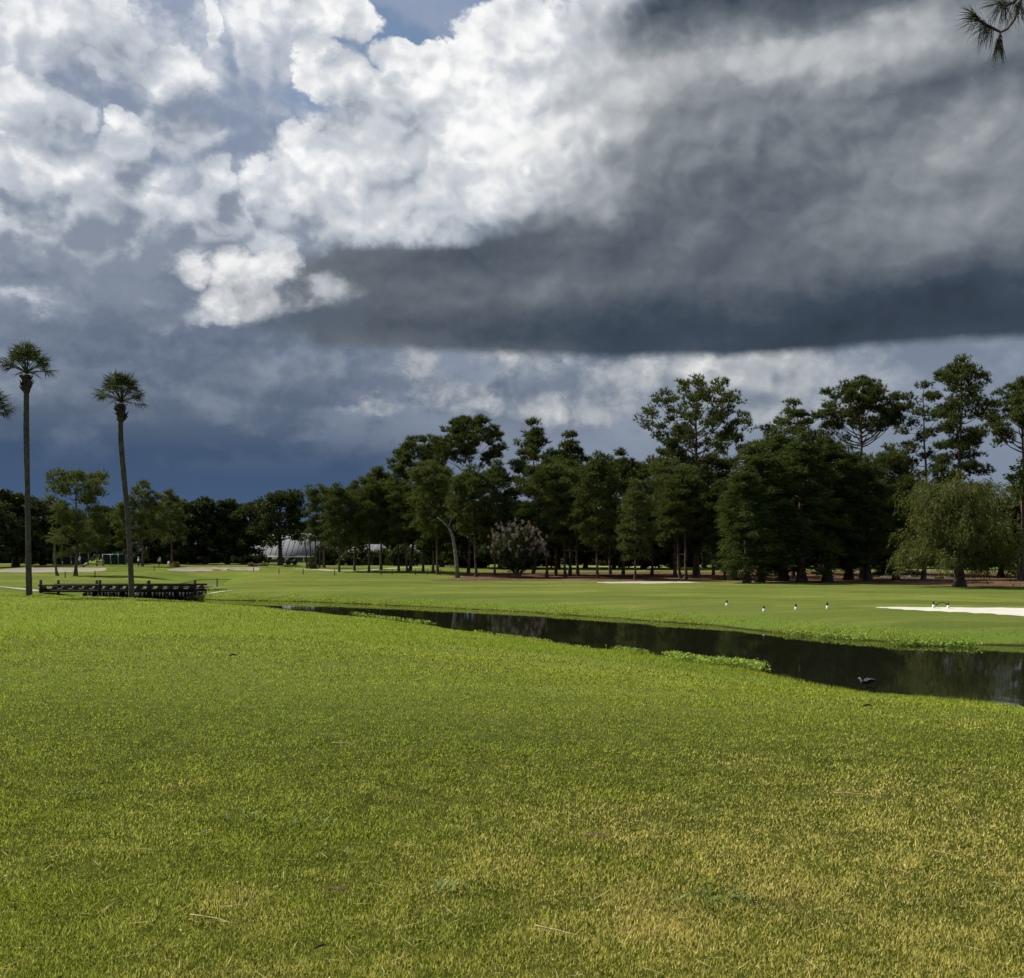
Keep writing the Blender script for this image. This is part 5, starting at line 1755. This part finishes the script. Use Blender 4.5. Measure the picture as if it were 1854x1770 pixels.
make_person(250.5, 190, 2.4, 'golfer in white shirt and dark trousers standing on the putting green', SHIRT_W, NAVY, 'stand')
make_person(287.5, 192, 0.9, 'golfer in white shirt bending over on the putting green', SHIRT_W, NAVY, 'bend')
make_person(506, 221, 0.3, 'person in dark clothes and pale cap standing beside the golf carts', NAVY, NAVY, 'stand')
make_person(519, 220, 0.0, 'person in white shirt standing between the golf carts', SHIRT_W, NAVY, 'stand')


# ------------------------------------------------------------------ golf carts, bag, flag, bench
def make_cart(px, Y, rz, label, body):
    x = ax(px, Y)
    e = empty('golf_cart', (x, Y, gz1(x, Y)), rz)
    tag(e, label, 'golf cart', 'golf carts by the clubhouse')
    m = MB()
    taper_box(m, (0, 0, 0.28), (2.25, 1.05), (0, 0, 0.48), (2.2, 1.1))
    taper_box(m, (0.82, 0, 0.48), (0.55, 1.1), (0.72, 0, 0.86), (0.22, 1.0))
    taper_box(m, (-0.42, 0, 0.48), (0.75, 1.1), (-0.40, 0, 0.72), (0.62, 1.05))
    bd = m.build('body', body, e)
    m = MB(); m.box((-0.35, 0, 0.79), (0.5, 1.02, 0.12)); st = m.build('seat', WHITE, e)
    m = MB(); m.box((-0.66, 0, 1.02), (0.12, 1.0, 0.36)); m.build('backrest', WHITE, st)
    m = MB(); m.box((-0.05, 0, 1.84), (1.75, 1.15, 0.05)); m.box((-0.05, 0, 1.885), (1.55, 0.98, 0.05)); m.build('roof', body, e)
    for sx, z0 in ((0.72, 0.84), (-0.80, 0.70)):
        for sy in (-0.5, 0.5):
            m = MB(); m.tube([(sx, sy, z0), (sx * 0.95, sy, 1.83)], 0.022, 6); m.build('roof_post', BLACK, e, True)
    m = MB(); m.tube([(0.55, 0.25, 0.8), (0.38, 0.25, 1.08)], 0.02, 6)
    th = np.linspace(0, 2 * math.pi, 15)
    m.tube(np.stack([0.38 + 0.06 * np.sin(th), 0.25 + 0.17 * np.cos(th), 1.08 + 0.15 * np.sin(th)], -1), 0.016, 5); m.build('steering_wheel', BLACK, e, True)
    for sx in (0.78, -0.72):
        for sy in (-0.48, 0.48):
            m = MB(); m.tube([(sx, sy - 0.10, 0.23), (sx, sy + 0.10, 0.23)], 0.23, 14); w = m.build('wheel', RUBBER, e)
            m = MB(); m.tube([(sx, sy - 0.11, 0.23), (sx, sy + 0.11, 0.23)], 0.12, 12); m.build('rim', STEEL, w)
    for sy in (-0.25, 0.25):
        m = MB(); m.tube([(-1.0, sy, 0.45), (-1.12, sy, 1.25)], [0.13, 0.15], 10); m.build('golf_bag', BLACK, e, True)
    return e


make_cart(513, 222.5, 0.25, 'dark golf cart nearer the forked oak trunk', BLACK)
make_cart(528, 223.0, 2.9, 'dark golf cart on the right of the pair', NAVY)


def make_small():
    # flag
    Y = 186.0; s = Y / PF
    x = ax(146, Y); g = gz1(x, Y)
    e = empty('golf_flag', (x, Y, g))
    tag(e, 'white golf flag on a thin pole above the left bunker', 'flag')
    zt = CAMZ - (1006.5 - HOR) * s - g
    m = MB(); m.tube([(0, 0, -0.2), (0, 0, zt)], 0.02, 6); m.build('pole', BLACK, e, True)
    u = np.linspace(0, 1, 8); v = np.linspace(0, 1, 5)
    U, V = np.meshgrid(u, v)
    link('flag', grid_mesh('flag', -0.02 - 0.42 * U, 0.06 * np.sin(U * 6), zt - 0.03 - 0.62 * V - 0.22 * U), WHITE, e)
    # bench and tee sign behind the green
    Y = 200.0; x = ax(182, Y); g = gz1(x, Y)
    e = empty('park_bench', (x, Y, g)); tag(e, 'pale bench at the back of the putting green', 'bench')
    m = MB(); m.box((0, 0, 0.46), (1.5, 0.42, 0.06)); m.build('seat', CONCRETE, e)
    m = MB(); m.box((0, 0.2, 0.78), (1.5, 0.05, 0.3)); m.build('backrest', CONCRETE, e)
    for sx in (-0.6, 0.6):
        m = MB(); m.box((sx, 0, 0.2), (0.08, 0.4, 0.46)); m.build('leg', STEEL, e)
    Y = 199.0; x = ax(187, Y); g = gz1(x, Y)
    e = empty('sign_post', (x, Y, g)); tag(e, 'small pale post beside the bench at the green', 'post')
    m = MB(); m.box((0, 0, 0.45), (0.14, 0.14, 1.1)); m.build('post', CONCRETE, e)
    m = MB(); m.box((0, -0.02, 1.02), (0.30, 0.20, 0.22)); m.build('top', CONCRETE, e)
    # trolley behind the flag
    Y = 186.0; x = ax(146, Y); g = gz1(x + 0.6, Y)
    e = empty('golf_trolley', (x + 0.2, Y + 1.5, gz1(x + 0.2, Y + 1.5))); tag(e, 'low grey golf trolley under the white flag', 'trolley')
    m = MB(); m.tube([(-0.35, 0, 0.3), (0.45, 0, 0.75)], [0.15, 0.17], 9); m.build('bag', STEEL, e, True)
    for sy in (-0.3, 0.3):
        m = MB(); m.tube([(-0.3, sy - 0.03, 0.16), (-0.3, sy + 0.03, 0.16)], 0.16, 12); m.build('wheel', RUBBER, e)
    m = MB(); m.tube([(-0.3, -0.3, 0.16), (-0.3, 0.3, 0.16)], 0.02, 6); m.tube([(0.3, 0, 0.7), (0.75, 0, 0.95)], 0.02, 6); m.tube([(0.3, 0, 0.7), (0.35, 0, 0.0)], 0.02, 6); m.build('frame', BLACK, e, True)
    # white golf bag by the second golfer
    Y = 194.0; x = ax(304.5, Y); g = gz1(x, Y)
    e = empty('golf_bag', (x, Y, g)); tag(e, 'white golf bag standing right of the bending golfer', 'golf bag')
    m = MB(); m.tube([(0, 0, 0.0), (0.05, 0, 0.42), (0.12, 0, 0.86)], [0.15, 0.17, 0.16], 10); m.build('bag', WHITE, e, True)
    m = MB(); m.tube([(0.1, 0, 0.7), (0.34, 0.1, 0.0)], 0.015, 5); m.tube([(0.1, 0, 0.7), (0.34, -0.1, 0.0)], 0.015, 5); m.build('stand', BLACK, e, True)
    m = MB()
    for k in range(4): m.tube([(0.09 + 0.03 * k, 0.04 * (k - 1.5), 0.8), (0.14 + 0.03 * k, 0.05 * (k - 1.5), 1.02)], 0.018, 5)
    m.build('club', STEEL, e, True)
    # yellow and tan ornamental clumps
    rng = np.random.default_rng(5)
    for px, Y, w, h, mat, label in ((318, 188, 1.9, 1.15, YELLOW, 'yellow shrub at the right end of the putting green'), (458, 196, 2.4, 0.9, TAN, 'tan ornamental grass clump left of the golf carts'), (478, 200, 3.2, 1.1, TAN, 'wider tan ornamental grass clump before the clubhouse wall'), (1700, 141, 1.6, 0.55, TAN, 'small rusty bush under the weeping tree'), (568, 188, 3.6, 2.2, LEAF_OAK, 'dense dark rounded bush right of the golf carts')):
        mm = make_shrub_mesh(int(px), w, h, 0.10, 22, 60)
        put_shrub('ornamental_shrub', mm, (BARK_DARK, mat), ax(px, Y), Y, label)
    # small palms beside the dark bush
    for k, (px, H) in enumerate(((556, 5.2), (563, 6.4), (571, 5.8), (579, 6.6), (585, 5.0))):
        Y = 192 + k * 1.2
        e = empty('young_palm', (ax(px, Y), Y, gz1(ax(px, Y), Y)))
        tag(e, ('leftmost', 'second from left', 'middle', 'second from right', 'rightmost')[k] + ' slim young palm in the clump above the dark rounded bush', 'palm', 'young palms right of the golf carts')
        m = MB(); m.tube([(0, 0, -0.2), (0.1 * (k - 2), 0, H * 0.5), (0.22 * (k - 2), 0, H)], [0.16, 0.13, 0.12], 8); m.build('trunk', BARK_PALM, e, True)
        m = MB()
        hd = np.array((0.22 * (k - 2), 0, H))
        for i in range(26):
            a = i * 2.4; elv = math.radians(70 - 120 * i / 26)
            d = np.array((math.cos(a) * math.cos(elv), math.sin(a) * math.cos(elv), math.sin(elv)))
            c = hd + d * 0.75
            dd = d + rvec(rng, 18) * 0.75; dd /= np.linalg.norm(dd, axis=1, keepdims=True)
            shards(m, np.repeat(c[None], 18, 0), dd, 0.75, 0.06, rng)
        m.build('crown', LEAF_PALM, e)


make_small()


# ------------------------------------------------------------------ rope posts, marker posts, rake
def make_posts():
    spots = [(118, 1046, 'rope post behind the left end of the bridge'), (172, 1045, 'rope post behind the middle of the bridge'), (279, 1042, 'left one of two close rope posts right of the second palm'), (287, 1041, 'right one of two close rope posts right of the second palm'), (335, 1040, 'rope post below the left of the pair of bunkers'),
             (393, 1039, 'rope post below the right of the pair of bunkers'), (459, 1039, 'rope post left of the golf carts'), (505, 1039, 'rope post in front of the golf carts'), (549, 1040, 'rope post right of the golf carts'), (606, 1042, 'rope post at the foot of the leaning-trunked pine'), (690, 1041, 'rope post left of the pair of close trunks'),
             (710, 1040, 'rope post in front of the pair of close trunks'), (752, 1041, 'rope post right of the pair of close trunks'), (774, 1040, 'rope post left of the three trunks together'), (798, 1041, 'rope post right of the three trunks together')]
    m = MB(); m.tube([(0, 0, -0.2), (0, 0, 0.78)], 0.065, 8); post = m.mesh('shaft', True)
    m = MB(); m.ball((0, 0, 0.80), (0.085, 0.085, 0.07), 8, 5); cap = m.mesh('cap', True)
    for px, py, label in spots:
        Y = CAMZ * PF / (py - HOR)
        for _ in range(6):
            Y = (CAMZ - gz1(ax(px, Y), Y)) * PF / (py - HOR)
        e = empty('rope_post', (ax(px, Y), Y, gz1(ax(px, Y), Y)))
        link('shaft', post, GREENPOST, e); link('cap', cap, GREENPOST, e)
        tag(e, 'dark green ' + label, 'post', 'rope posts across the fairway')
    # black and white markers
    mk = [(1316, 1110, 'black-topped white marker post, leftmost in the row on the far bank'), (1383, 1107, 'black-topped white marker post, second from the left on the far bank'), (1441, 1104, 'black-topped white marker post, third from the left on the far bank'), (1498, 1102.5, 'black-topped white marker post nearest the white bunker'),
          (1690, 1097, 'black-topped white marker post left of the rake at the bunker rim'), (1716.5, 1097.5, 'black-topped white marker post right of the rake at the bunker rim')]
    lo = MB(); lo.tube([(0, 0, -0.15), (0, 0, 0.05), (0, 0, 0.20)], [0.075, 0.085, 0.07], 10)
    lo = lo.mesh('base', True)
    hi = MB(); hi.tube([(0, 0, 0.20), (0, 0, 0.32), (0, 0, 0.40)], [0.062, 0.058, 0.035], 10)
    hi = hi.mesh('head', True)
    for k, (px, py, label) in enumerate(mk):
        Y = 60.0
        for _ in range(10):
            Y = (CAMZ - gz1(ax(px, Y), Y)) * PF / (py - HOR)
        e = empty('marker_post', (ax(px, Y), Y, float(gz(np.array([ax(px, Y)]), np.array([Y]), raw=True)[0]) - (0.06 if px > 1600 else 0)))
        e.rotation_euler = (0, 0.05 * math.sin(k * 3), k)
        e.scale = (0.85, 0.85, 0.9 + 0.1 * math.sin(k * 5))
        link('base', lo, WHITE, e); link('head', hi, BLACK, e)
        tag(e, label, 'post', 'black and white marker posts')
    Y = 63.0
    for _ in range(10): Y = (CAMZ - gz1(ax(1705, Y), Y)) * PF / (1095 - HOR)
    e = empty('bunker_rake', (ax(1705, Y), Y, float(gz(np.array([ax(1705, Y)]), np.array([Y]), raw=True)[0]) - 0.04))
    tag(e, 'dark rake propped between two marker posts at the bunker rim', 'rake')
    m = MB(); m.tube([(-0.32, 0, 0.02), (-0.18, 0, 0.15), (0.0, 0, 0.20), (0.2, 0, 0.17), (0.34, 0.05, 0.02)], 0.022, 6); m.build('handle', DARKWOOD, e, True)
    m = MB(); m.box((-0.32, 0, 0.06), (0.05, 0.30, 0.05)); hd = m.build('head', DARKWOOD, e)
    m = MB()
    for k in range(6): m.tube([(-0.32, -0.13 + k * 0.052, 0.05), (-0.34, -0.13 + k * 0.052, -0.02)], 0.008, 4)
    m.build('teeth', BLACK, hd)


make_posts()


# ------------------------------------------------------------------ birds
def bird_mesh():
    N = [('body', None, (0, 0, 0.20), (0.085, 0.08)), ('rump', 'body', (0.16, 0, 0.19), (0.06, 0.055)), ('tail', 'rump', (0.32, 0, 0.15), (0.035, 0.012)), ('breast', 'body', (-0.12, 0, 0.23), (0.065, 0.065)), ('neck', 'breast', (-0.19, 0, 0.32), 0.032), ('head', 'neck', (-0.23, 0, 0.39), 0.036), ('bill', 'head', (-0.33, 0, 0.375), 0.010)]
    return skin_body(N, 'body')


def make_birds():
    bm_ = bird_mesh()
    for p in bm_.polygons: p.use_smooth = True

    def legs(e, base=0.20):
        for sy in (-0.04, 0.04):
            m = MB(); m.tube([(0.02, sy, base - 0.05), (0.03, sy, 0.09), (0.0, sy, 0.0)], 0.009, 5); m.box((-0.03, sy, 0.005), (0.07, 0.03, 0.008)); m.build('leg', BLACK, e)
    # the one on the far bank
    Y = 73.0
    for _ in range(8): Y = (CAMZ - gz1(ax(735, Y), Y)) * PF / (1089 - HOR)
    e = empty('water_bird', (ax(735, Y), Y, gz1(ax(735, Y), Y)), 3.4)
    tag(e, 'small dark bird feeding on the grass of the far bank', 'bird')
    link('body', bm_, FEATHER, e); legs(e)
    # black and white bird with lifted wings at the near water's edge
    Y = 27.5
    x = ax(1566, Y)
    e = empty('water_bird', (x, Y, max(-0.5, gz1(x, Y))), 0.15)
    e.scale = (0.66, 0.66, 0.66)
    tag(e, 'dark bird with a white neck and half-raised wings at the near water edge', 'bird')
    me = bm_.copy()
    me.materials.clear(); me.materials.append(FEATHER); me.materials.append(FEATHER_W)
    for p in me.polygons:
        if p.center.x < -0.15 and p.center.x > -0.30: p.material_index = 1
    link('body', me, None, e); legs(e)
    for sy in (-1, 1):
        m = MB()
        v = []; 
        for i in range(7):
            f = i / 6
            x_ = 0.02 + 0.34 * f; z_ = 0.26 + 0.09 * math.sin(f * 2.6); y_ = sy * (0.06 + 0.16 * f)
            v += [(x_ - 0.02, y_, z_ + 0.012), (x_ + 0.07, y_ - sy * 0.02, z_ - 0.13 * (1 - 0.5 * f))]
        q = [(2 * i, 2 * i + 1, 2 * i + 3, 2 * i + 2) for i in range(6)]
        m.add(v, quads=q)
        v2 = [(a, b + sy * 0.012, c) for a, b, c in v]
        m.add(v2, quads=q)
        wing = m.build('wing', FEATHER, e)
        m = MB(); m.tube(np.array(v[0::2]) + (0, sy * 0.006, 0), 0.014, 5); m.build('wing_edge', STEEL, wing, True)


make_birds()


# ------------------------------------------------------------------ plants in the margins of the stream
MARSH = leafmat('marsh_leaves', (0.12, 0.19, 0.03), (0.34, 0.44, 0.08), 0.3, 1.5)


def make_margin_plants():
    rng = np.random.default_rng(88)

    def reeds(name, pts, h, label, leafsize, mat, n_per, group=None):
        c = np.array(pts, float)
        cx, cy = c.mean(0)
        z = -0.5
        e = empty(name, (cx, cy, z)); tag(e, label, 'water plant', group)
        m = MB(); st = MB()
        p = np.repeat(c, n_per, 0) + rng.normal(0, 0.16, (len(c) * n_per, 2))
        hh = h * rng.uniform(0.35, 1.1, len(p))
        g = np.maximum(gz(p[:, 0], p[:, 1]), -0.5) + 0.5
        pos = np.stack([p[:, 0] - cx, p[:, 1] - cy, g + hh], -1)
        nr = rvec(rng, len(p)) * 0.8 + (0, -0.2, 0.8); nr /= np.linalg.norm(nr, axis=1, keepdims=True)
        leaves(m, pos, nr, leafsize * rng.uniform(0.6, 1.3, len(p)), rng)
        m.build('foliage', mat, e)
        k = min(len(p), 500)
        base = pos[:k].copy(); base[:, 2] = g[:k] - 0.1
        d = pos[:k] - base; L = np.linalg.norm(d, axis=1); d /= L[:, None] + 1e-6
        shards(st, base, d, L, 0.014, rng)
        tag(st.build('stems', mat, e), kind='stuff')

    def along(P, i0, i1, n, d0, d1):
        out = []
        for k in range(n):
            f = i0 + (i1 - i0) * rng.random(); i = int(f); t = f - i
            a, b = P[i], P[i + 1]
            p = a + (b - a) * t
            nn = np.array((-(b - a)[1], (b - a)[0])); nn /= np.linalg.norm(nn)
            out.append(p + nn * rng.uniform(d0, d1))
        return out
    def pxline(p0, p1, n, spread, zz=-0.45):
        out = []
        for k in range(n):
            f = rng.random()
            px = p0[0] + (p1[0] - p0[0]) * f; py = p0[1] + (p1[1] - p0[1]) * f + rng.normal(0, spread)
            Y = (CAMZ - zz) * PF / (py - HOR)
            out.append((ax(px, Y), Y))
        return out
    reeds('marsh_plant', pxline((1215, 1200), (1380, 1213), 120, 4.0), 0.26, 'bright leafy water weeds jutting into the stream from the near bank', 0.050, MARSH, 22)
    reeds('marsh_plant', pxline((1110, 1181), (1170, 1189), 22, 1.5), 0.20, 'small patch of leafy weeds left of the jutting water weeds', 0.050, MARSH, 14)
    reeds('marsh_plant', pxline((640, 1113), (780, 1133), 60, 0.8), 0.22, 'thin line of weeds on the near bank far up the stream', 0.06, MARSH, 9)
    reeds('marsh_plant', pxline((860, 1146), (1060, 1174), 36, 1.0), 0.12, 'scattered weeds on the near bank in midstream', 0.05, MARSH, 9)
    reeds('marsh_plant', pxline((1612, 1163), (1765, 1168), 90, 1.2), 0.17, 'bright leafy weeds along the far bank below the bunker', 0.065, MARSH, 14)
    reeds('marsh_plant', pxline((1420, 1146), (1560, 1157), 60, 1.0), 0.16, 'low weeds along the far bank left of the bright leafy ones', 0.055, MARSH, 10)
    reeds('marsh_plant', pxline((362, 1077), (410, 1079), 30, 0.6), 0.16, 'low tangled weeds beside the right end of the bridge', 0.07, LEAF_BRIGHT, 8)


make_margin_plants()


# ------------------------------------------------------------------ small things in the lawn
def make_litter():
    rng = np.random.default_rng(99)

    def ground_at(px, py):
        Y = 10.0
        for _ in range(30): Y = 0.5 * Y + 0.5 * (CAMZ - gz1(ax(px, Y), Y)) * PF / (py - HOR)
        return ax(px, Y), Y, gz1(ax(px, Y), Y)
    # dry stalks
    for (a, b, label) in (((1510, 1444), (1612, 1455), 'long pale dry stalk lying on the right of the lawn'), ((1692, 1552), (1728, 1562), 'short pale dry stalk near the right edge of the lawn'), ((345, 1670), (425, 1688), 'pale dry stalk lying in the left foreground'), ((600, 1352), (650, 1356), 'short pale dry stalk in the left middle of the lawn'), ((970, 1690), (1050, 1710), 'thin dry stalk lying in the centre foreground')):
        p0 = np.array(ground_at(*a)); p1 = np.array(ground_at(*b))
        e = empty('dry_stalk', tuple((p0 + p1) / 2)); tag(e, label, 'stalk')
        L = np.linalg.norm(p1 - p0)
        pts = curve_pts(p0 - (p0 + p1) / 2, p1 - (p0 + p1) / 2, 0.02, 7, rng, 0.05); pts[:, 2] += 0.036
        m = MB(); m.tube(pts, np.linspace(0.0035, 0.002, 7), 5); st = m.build('stem', STRAWM, e, True)
        m = MB(); shards(m, pts[[2, 4, 5]], rvec(rng, 3) * (1, 1, 0.3), L * 0.18, 0.006, rng); m.build('blade', STRAWM, e)
    # divots: worn soil
    for (px, py, w, d, label) in ((1078, 1514, 0.15, 0.07, 'small reddish divot worn in the middle of the lawn'), (613, 1610, 0.10, 0.035, 'narrow brown scrape in the left foreground')):
        x, y, z = ground_at(px, py)
        th = np.linspace(0, 2 * math.pi, 25)[:-1]
        r = 1 + 0.18 * np.sin(3 * th + px) + 0.1 * rng.normal(0, 1, 24)
        v = [(x, y, z + 0.006)] + [(x + math.cos(t) * w / 2 * k, y + math.sin(t) * d / 2 * k, float(gz1(x + math.cos(t) * w / 2 * k, y + math.sin(t) * d / 2 * k))+ 0.010) for t, k in zip(th, r)]
        v += [(x + math.cos(t) * w / 2 * k * 1.25, y + math.sin(t) * d / 2 * k * 1.4, float(gz1(x, y)) - 0.01) for t, k in zip(th, r)]
        m = MB(); m.add(np.array(v) - (x, y, z), tris=[(0, 1 + i, 1 + (i + 1) % 24) for i in range(24)], quads=[(1 + i, 25 + i, 25 + (i + 1) % 24, 1 + (i + 1) % 24) for i in range(24)])
        o = m.build('divot', SOIL, None, False, (x, y, z)); tag(o, label, 'divot')
    # broad weeds
    for (px, py, n, label) in ((1300, 1632, 26, 'bluish broad-bladed weed tuft in the right foreground'), (445, 1482, 14, 'pale broad-bladed weed tuft left of the lawn centre'), (125, 1438, 14, 'pale weed tuft near the left edge of the lawn'), (555, 1495, 12, 'small green weed tuft beside the pale one'), (790, 1610, 14, 'grey-green weed tuft in the foreground left of the centre')):
        x, y, z = ground_at(px, py)
        m = MB()
        c = np.stack([rng.normal(0, 0.075, n), rng.normal(0, 0.05, n), np.full(n, 0.0)], -1)
        for q in c:
            a = rng.uniform(0, 6.28); L = rng.uniform(0.05, 0.10)
            d = np.array((math.cos(a), math.sin(a), rng.uniform(0.5, 1.1))); d /= np.linalg.norm(d)
            sd = np.cross(d, (0, 0, 1.0)); sd /= np.linalg.norm(sd)
            p1 = q + d * L * 0.6; p2 = q + d * L + (0, 0, -0.012)
            m.add([q, p1 - sd * 0.0075, p1 + sd * 0.0075, p2], tris=[(0, 1, 2), (1, 3, 2)])
        o = empty('weed_tuft', (x, y, z)); tag(m.build('leaves', WEED, o), kind='stuff'); tag(o, label, 'weed')
    # dark droppings or bark bits
    for (px, py, w, label) in ((1570, 1284, 0.055, 'dark bark chip on the lawn below the white-necked bird'), (1506, 1393, 0.022, 'tiny dark chip on the right of the lawn'), (1737, 1402, 0.02, 'tiny dark chip near the right edge of the lawn'), (578, 1732, 0.022, 'dark chip at the bottom of the lawn left of centre'), (421, 1191, 0.07, 'dark twig on the crest of the lawn')):
        x, y, z = ground_at(px, py)
        m = MB(); pts = curve_pts((-w, 0, 0.03), (w, 0.02, 0.04), 0.15, 6, rng, 0.1); m.tube(pts, np.array([0.3, 0.8, 1, 1, 0.8, 0.3]) * w * 0.22, 6)
        o = m.build('bark_chip', DARKWOOD, None, True, (x, y, z)); tag(o, label, 'bark chip')


WEED = leafmat('weed_leaves', (0.09, 0.135, 0.04), (0.22, 0.29, 0.10), 0.25, 3.0, 0.5)
make_litter()


# ------------------------------------------------------------------ the pine whose bough hangs into the corner
def make_corner_pine():
    rng = np.random.default_rng(123)
    Y = 6.2
    s = Y / PF
    fx = 5.6
    e = empty('pine_tree', (fx, Y + 0.6, gz1(fx, Y + 0.6)))
    tag(e, 'pine outside the view whose needled bough hangs into the top corner', 'tree')
    org = np.array((fx, Y + 0.6, gz1(fx, Y + 0.6)))
    tr = MB()
    H = 13.0
    line = trunk_line(H, rng, (0.3, 0.3), 0.0)
    tr.tube(np.vstack([line[:1] - (0, 0, 0.4), line]), np.concatenate([[0.30], 0.19 * (1 - 0.75 * np.linspace(0, 1, len(line)))]), 10)
    Pt = lambda px, py, dy=0.0: np.array(at(px, py, Y + dy)) - org
    # main hanging bough: from the trunk out over the frame's corner, then down and up again
    root = tpos(line, 0.50)
    bough = np.array([root, (root + Pt(1960, -60)) / 2 + (0, 0, 0.25), Pt(1930, -40), Pt(1850, -12), Pt(1846, 12), Pt(1836, 36), Pt(1824, 52), Pt(1812, 58), Pt(1800, 52), Pt(1784, 44), Pt(1772, 36), Pt(1765, 25)])
    tr.tube(bough, [0.06, 0.045, 0.03, 0.011, 0.009, 0.008, 0.007, 0.007, 0.008, 0.008, 0.008, 0.006], 6)
    twig2 = np.array([Pt(1850, -12), Pt(1836, 4, 0.05), Pt(1822, 10, 0.08), Pt(1808, 4, 0.1)])
    tr.tube(twig2, [0.009, 0.008, 0.007, 0.005], 5)
    twig3 = np.array([Pt(1812, 58), Pt(1809, 66, -0.04), Pt(1807, 72, -0.05)])
    tr.tube(twig3, [0.006, 0.006, 0.005], 5)
    for k in range(9):
        a = 2.4 * k; f = 0.55 + 0.045 * k; b0 = tpos(line, f); R = 2.6 - 0.2 * k
        if math.cos(a) < -0.3: a += math.pi
        tr.tube(curve_pts(b0, b0 + (math.cos(a) * R, math.sin(a) * R, 0.6), 0.05, 6, rng), np.linspace(0.05, 0.012, 6), 5)
    tr.build('trunk', BARK_PINE, e, True)
    nd = MB()

    def needles(a, b, n, dirv, L, spread=0.6):
        c = a + (b - a) * rng.random((n, 1)) + rng.normal(0, 0.004, (n, 3))
        d = np.asarray(dirv, float) + rvec(rng, n) * spread
        d /= np.linalg.norm(d, axis=1, keepdims=True)
        LL = L * rng.uniform(0.7, 1.15, n)
        sd = np.cross(d, rvec(rng, n)); sd /= np.linalg.norm(sd, axis=1, keepdims=True)
        w = 0.0015
        mid = c + d * LL[:, None] * 0.55 + np.array((0, 0, -1.0)) * (LL * 0.04)[:, None]
        tip = c + d * LL[:, None] + np.array((0, 0, -1.0)) * (LL * 0.16)[:, None]
        v = np.stack([c - sd * w, c + sd * w, mid - sd * w, mid + sd * w, tip], 1).reshape(-1, 3)
        i = np.arange(n)[:, None] * 5
        nd.add(v, tris=np.concatenate([i + (2, 3, 4)], 0), quads=i + (0, 1, 3, 2))
    needles(Pt(1796, 52), Pt(1765, 25), 80, (-0.8, -0.1, -0.15), 0.135, 0.75)
    needles(Pt(1775, 38), Pt(1764, 24), 40, (-0.9, 0, 0.3), 0.125, 0.6)
    needles(Pt(1800, 54), Pt(1770, 36), 60, (-0.35, -0.1, -0.9), 0.15, 0.5)
    needles(Pt(1812, 62), Pt(1806, 72), 70, (-0.05, 0, -1.0), 0.16, 0.38)
    needles(Pt(1836, 4, 0.05), Pt(1806, 4, 0.1), 70, (-0.5, 0, -0.5), 0.16, 0.7)
    needles(Pt(1850, -6), Pt(1838, 10), 60, (0.1, 0, -0.8), 0.17, 0.5)
    needles(Pt(1822, -12, 0.1), Pt(1848, -20, 0.1), 60, (-0.5, 0, -0.3), 0.16, 0.7)
    needles(Pt(1808, 4, 0.1), Pt(1822, 10, 0.1), 40, (0.1, 0, -0.9), 0.15, 0.4)
    # the rest of its crown, above and beyond the frame
    cen = np.stack([rng.uniform(-0.5, 2.6, 70), rng.uniform(-2.4, 2.6, 70), rng.uniform(7.5, 13.4, 70)], -1)
    for c in cen:
        needles(c, c + rng.normal(0, 0.1, 3), 40, rvec(rng, 1)[0] * 0.3 + (0, 0, -0.2), 0.2, 1.0)
    nd.build('crown', LEAF_BOUGH, e)


LEAF_BOUGH = leafmat('bough_needles', (0.034, 0.034, 0.022), (0.085, 0.085, 0.058), 0.15, 2.0)
make_corner_pine()
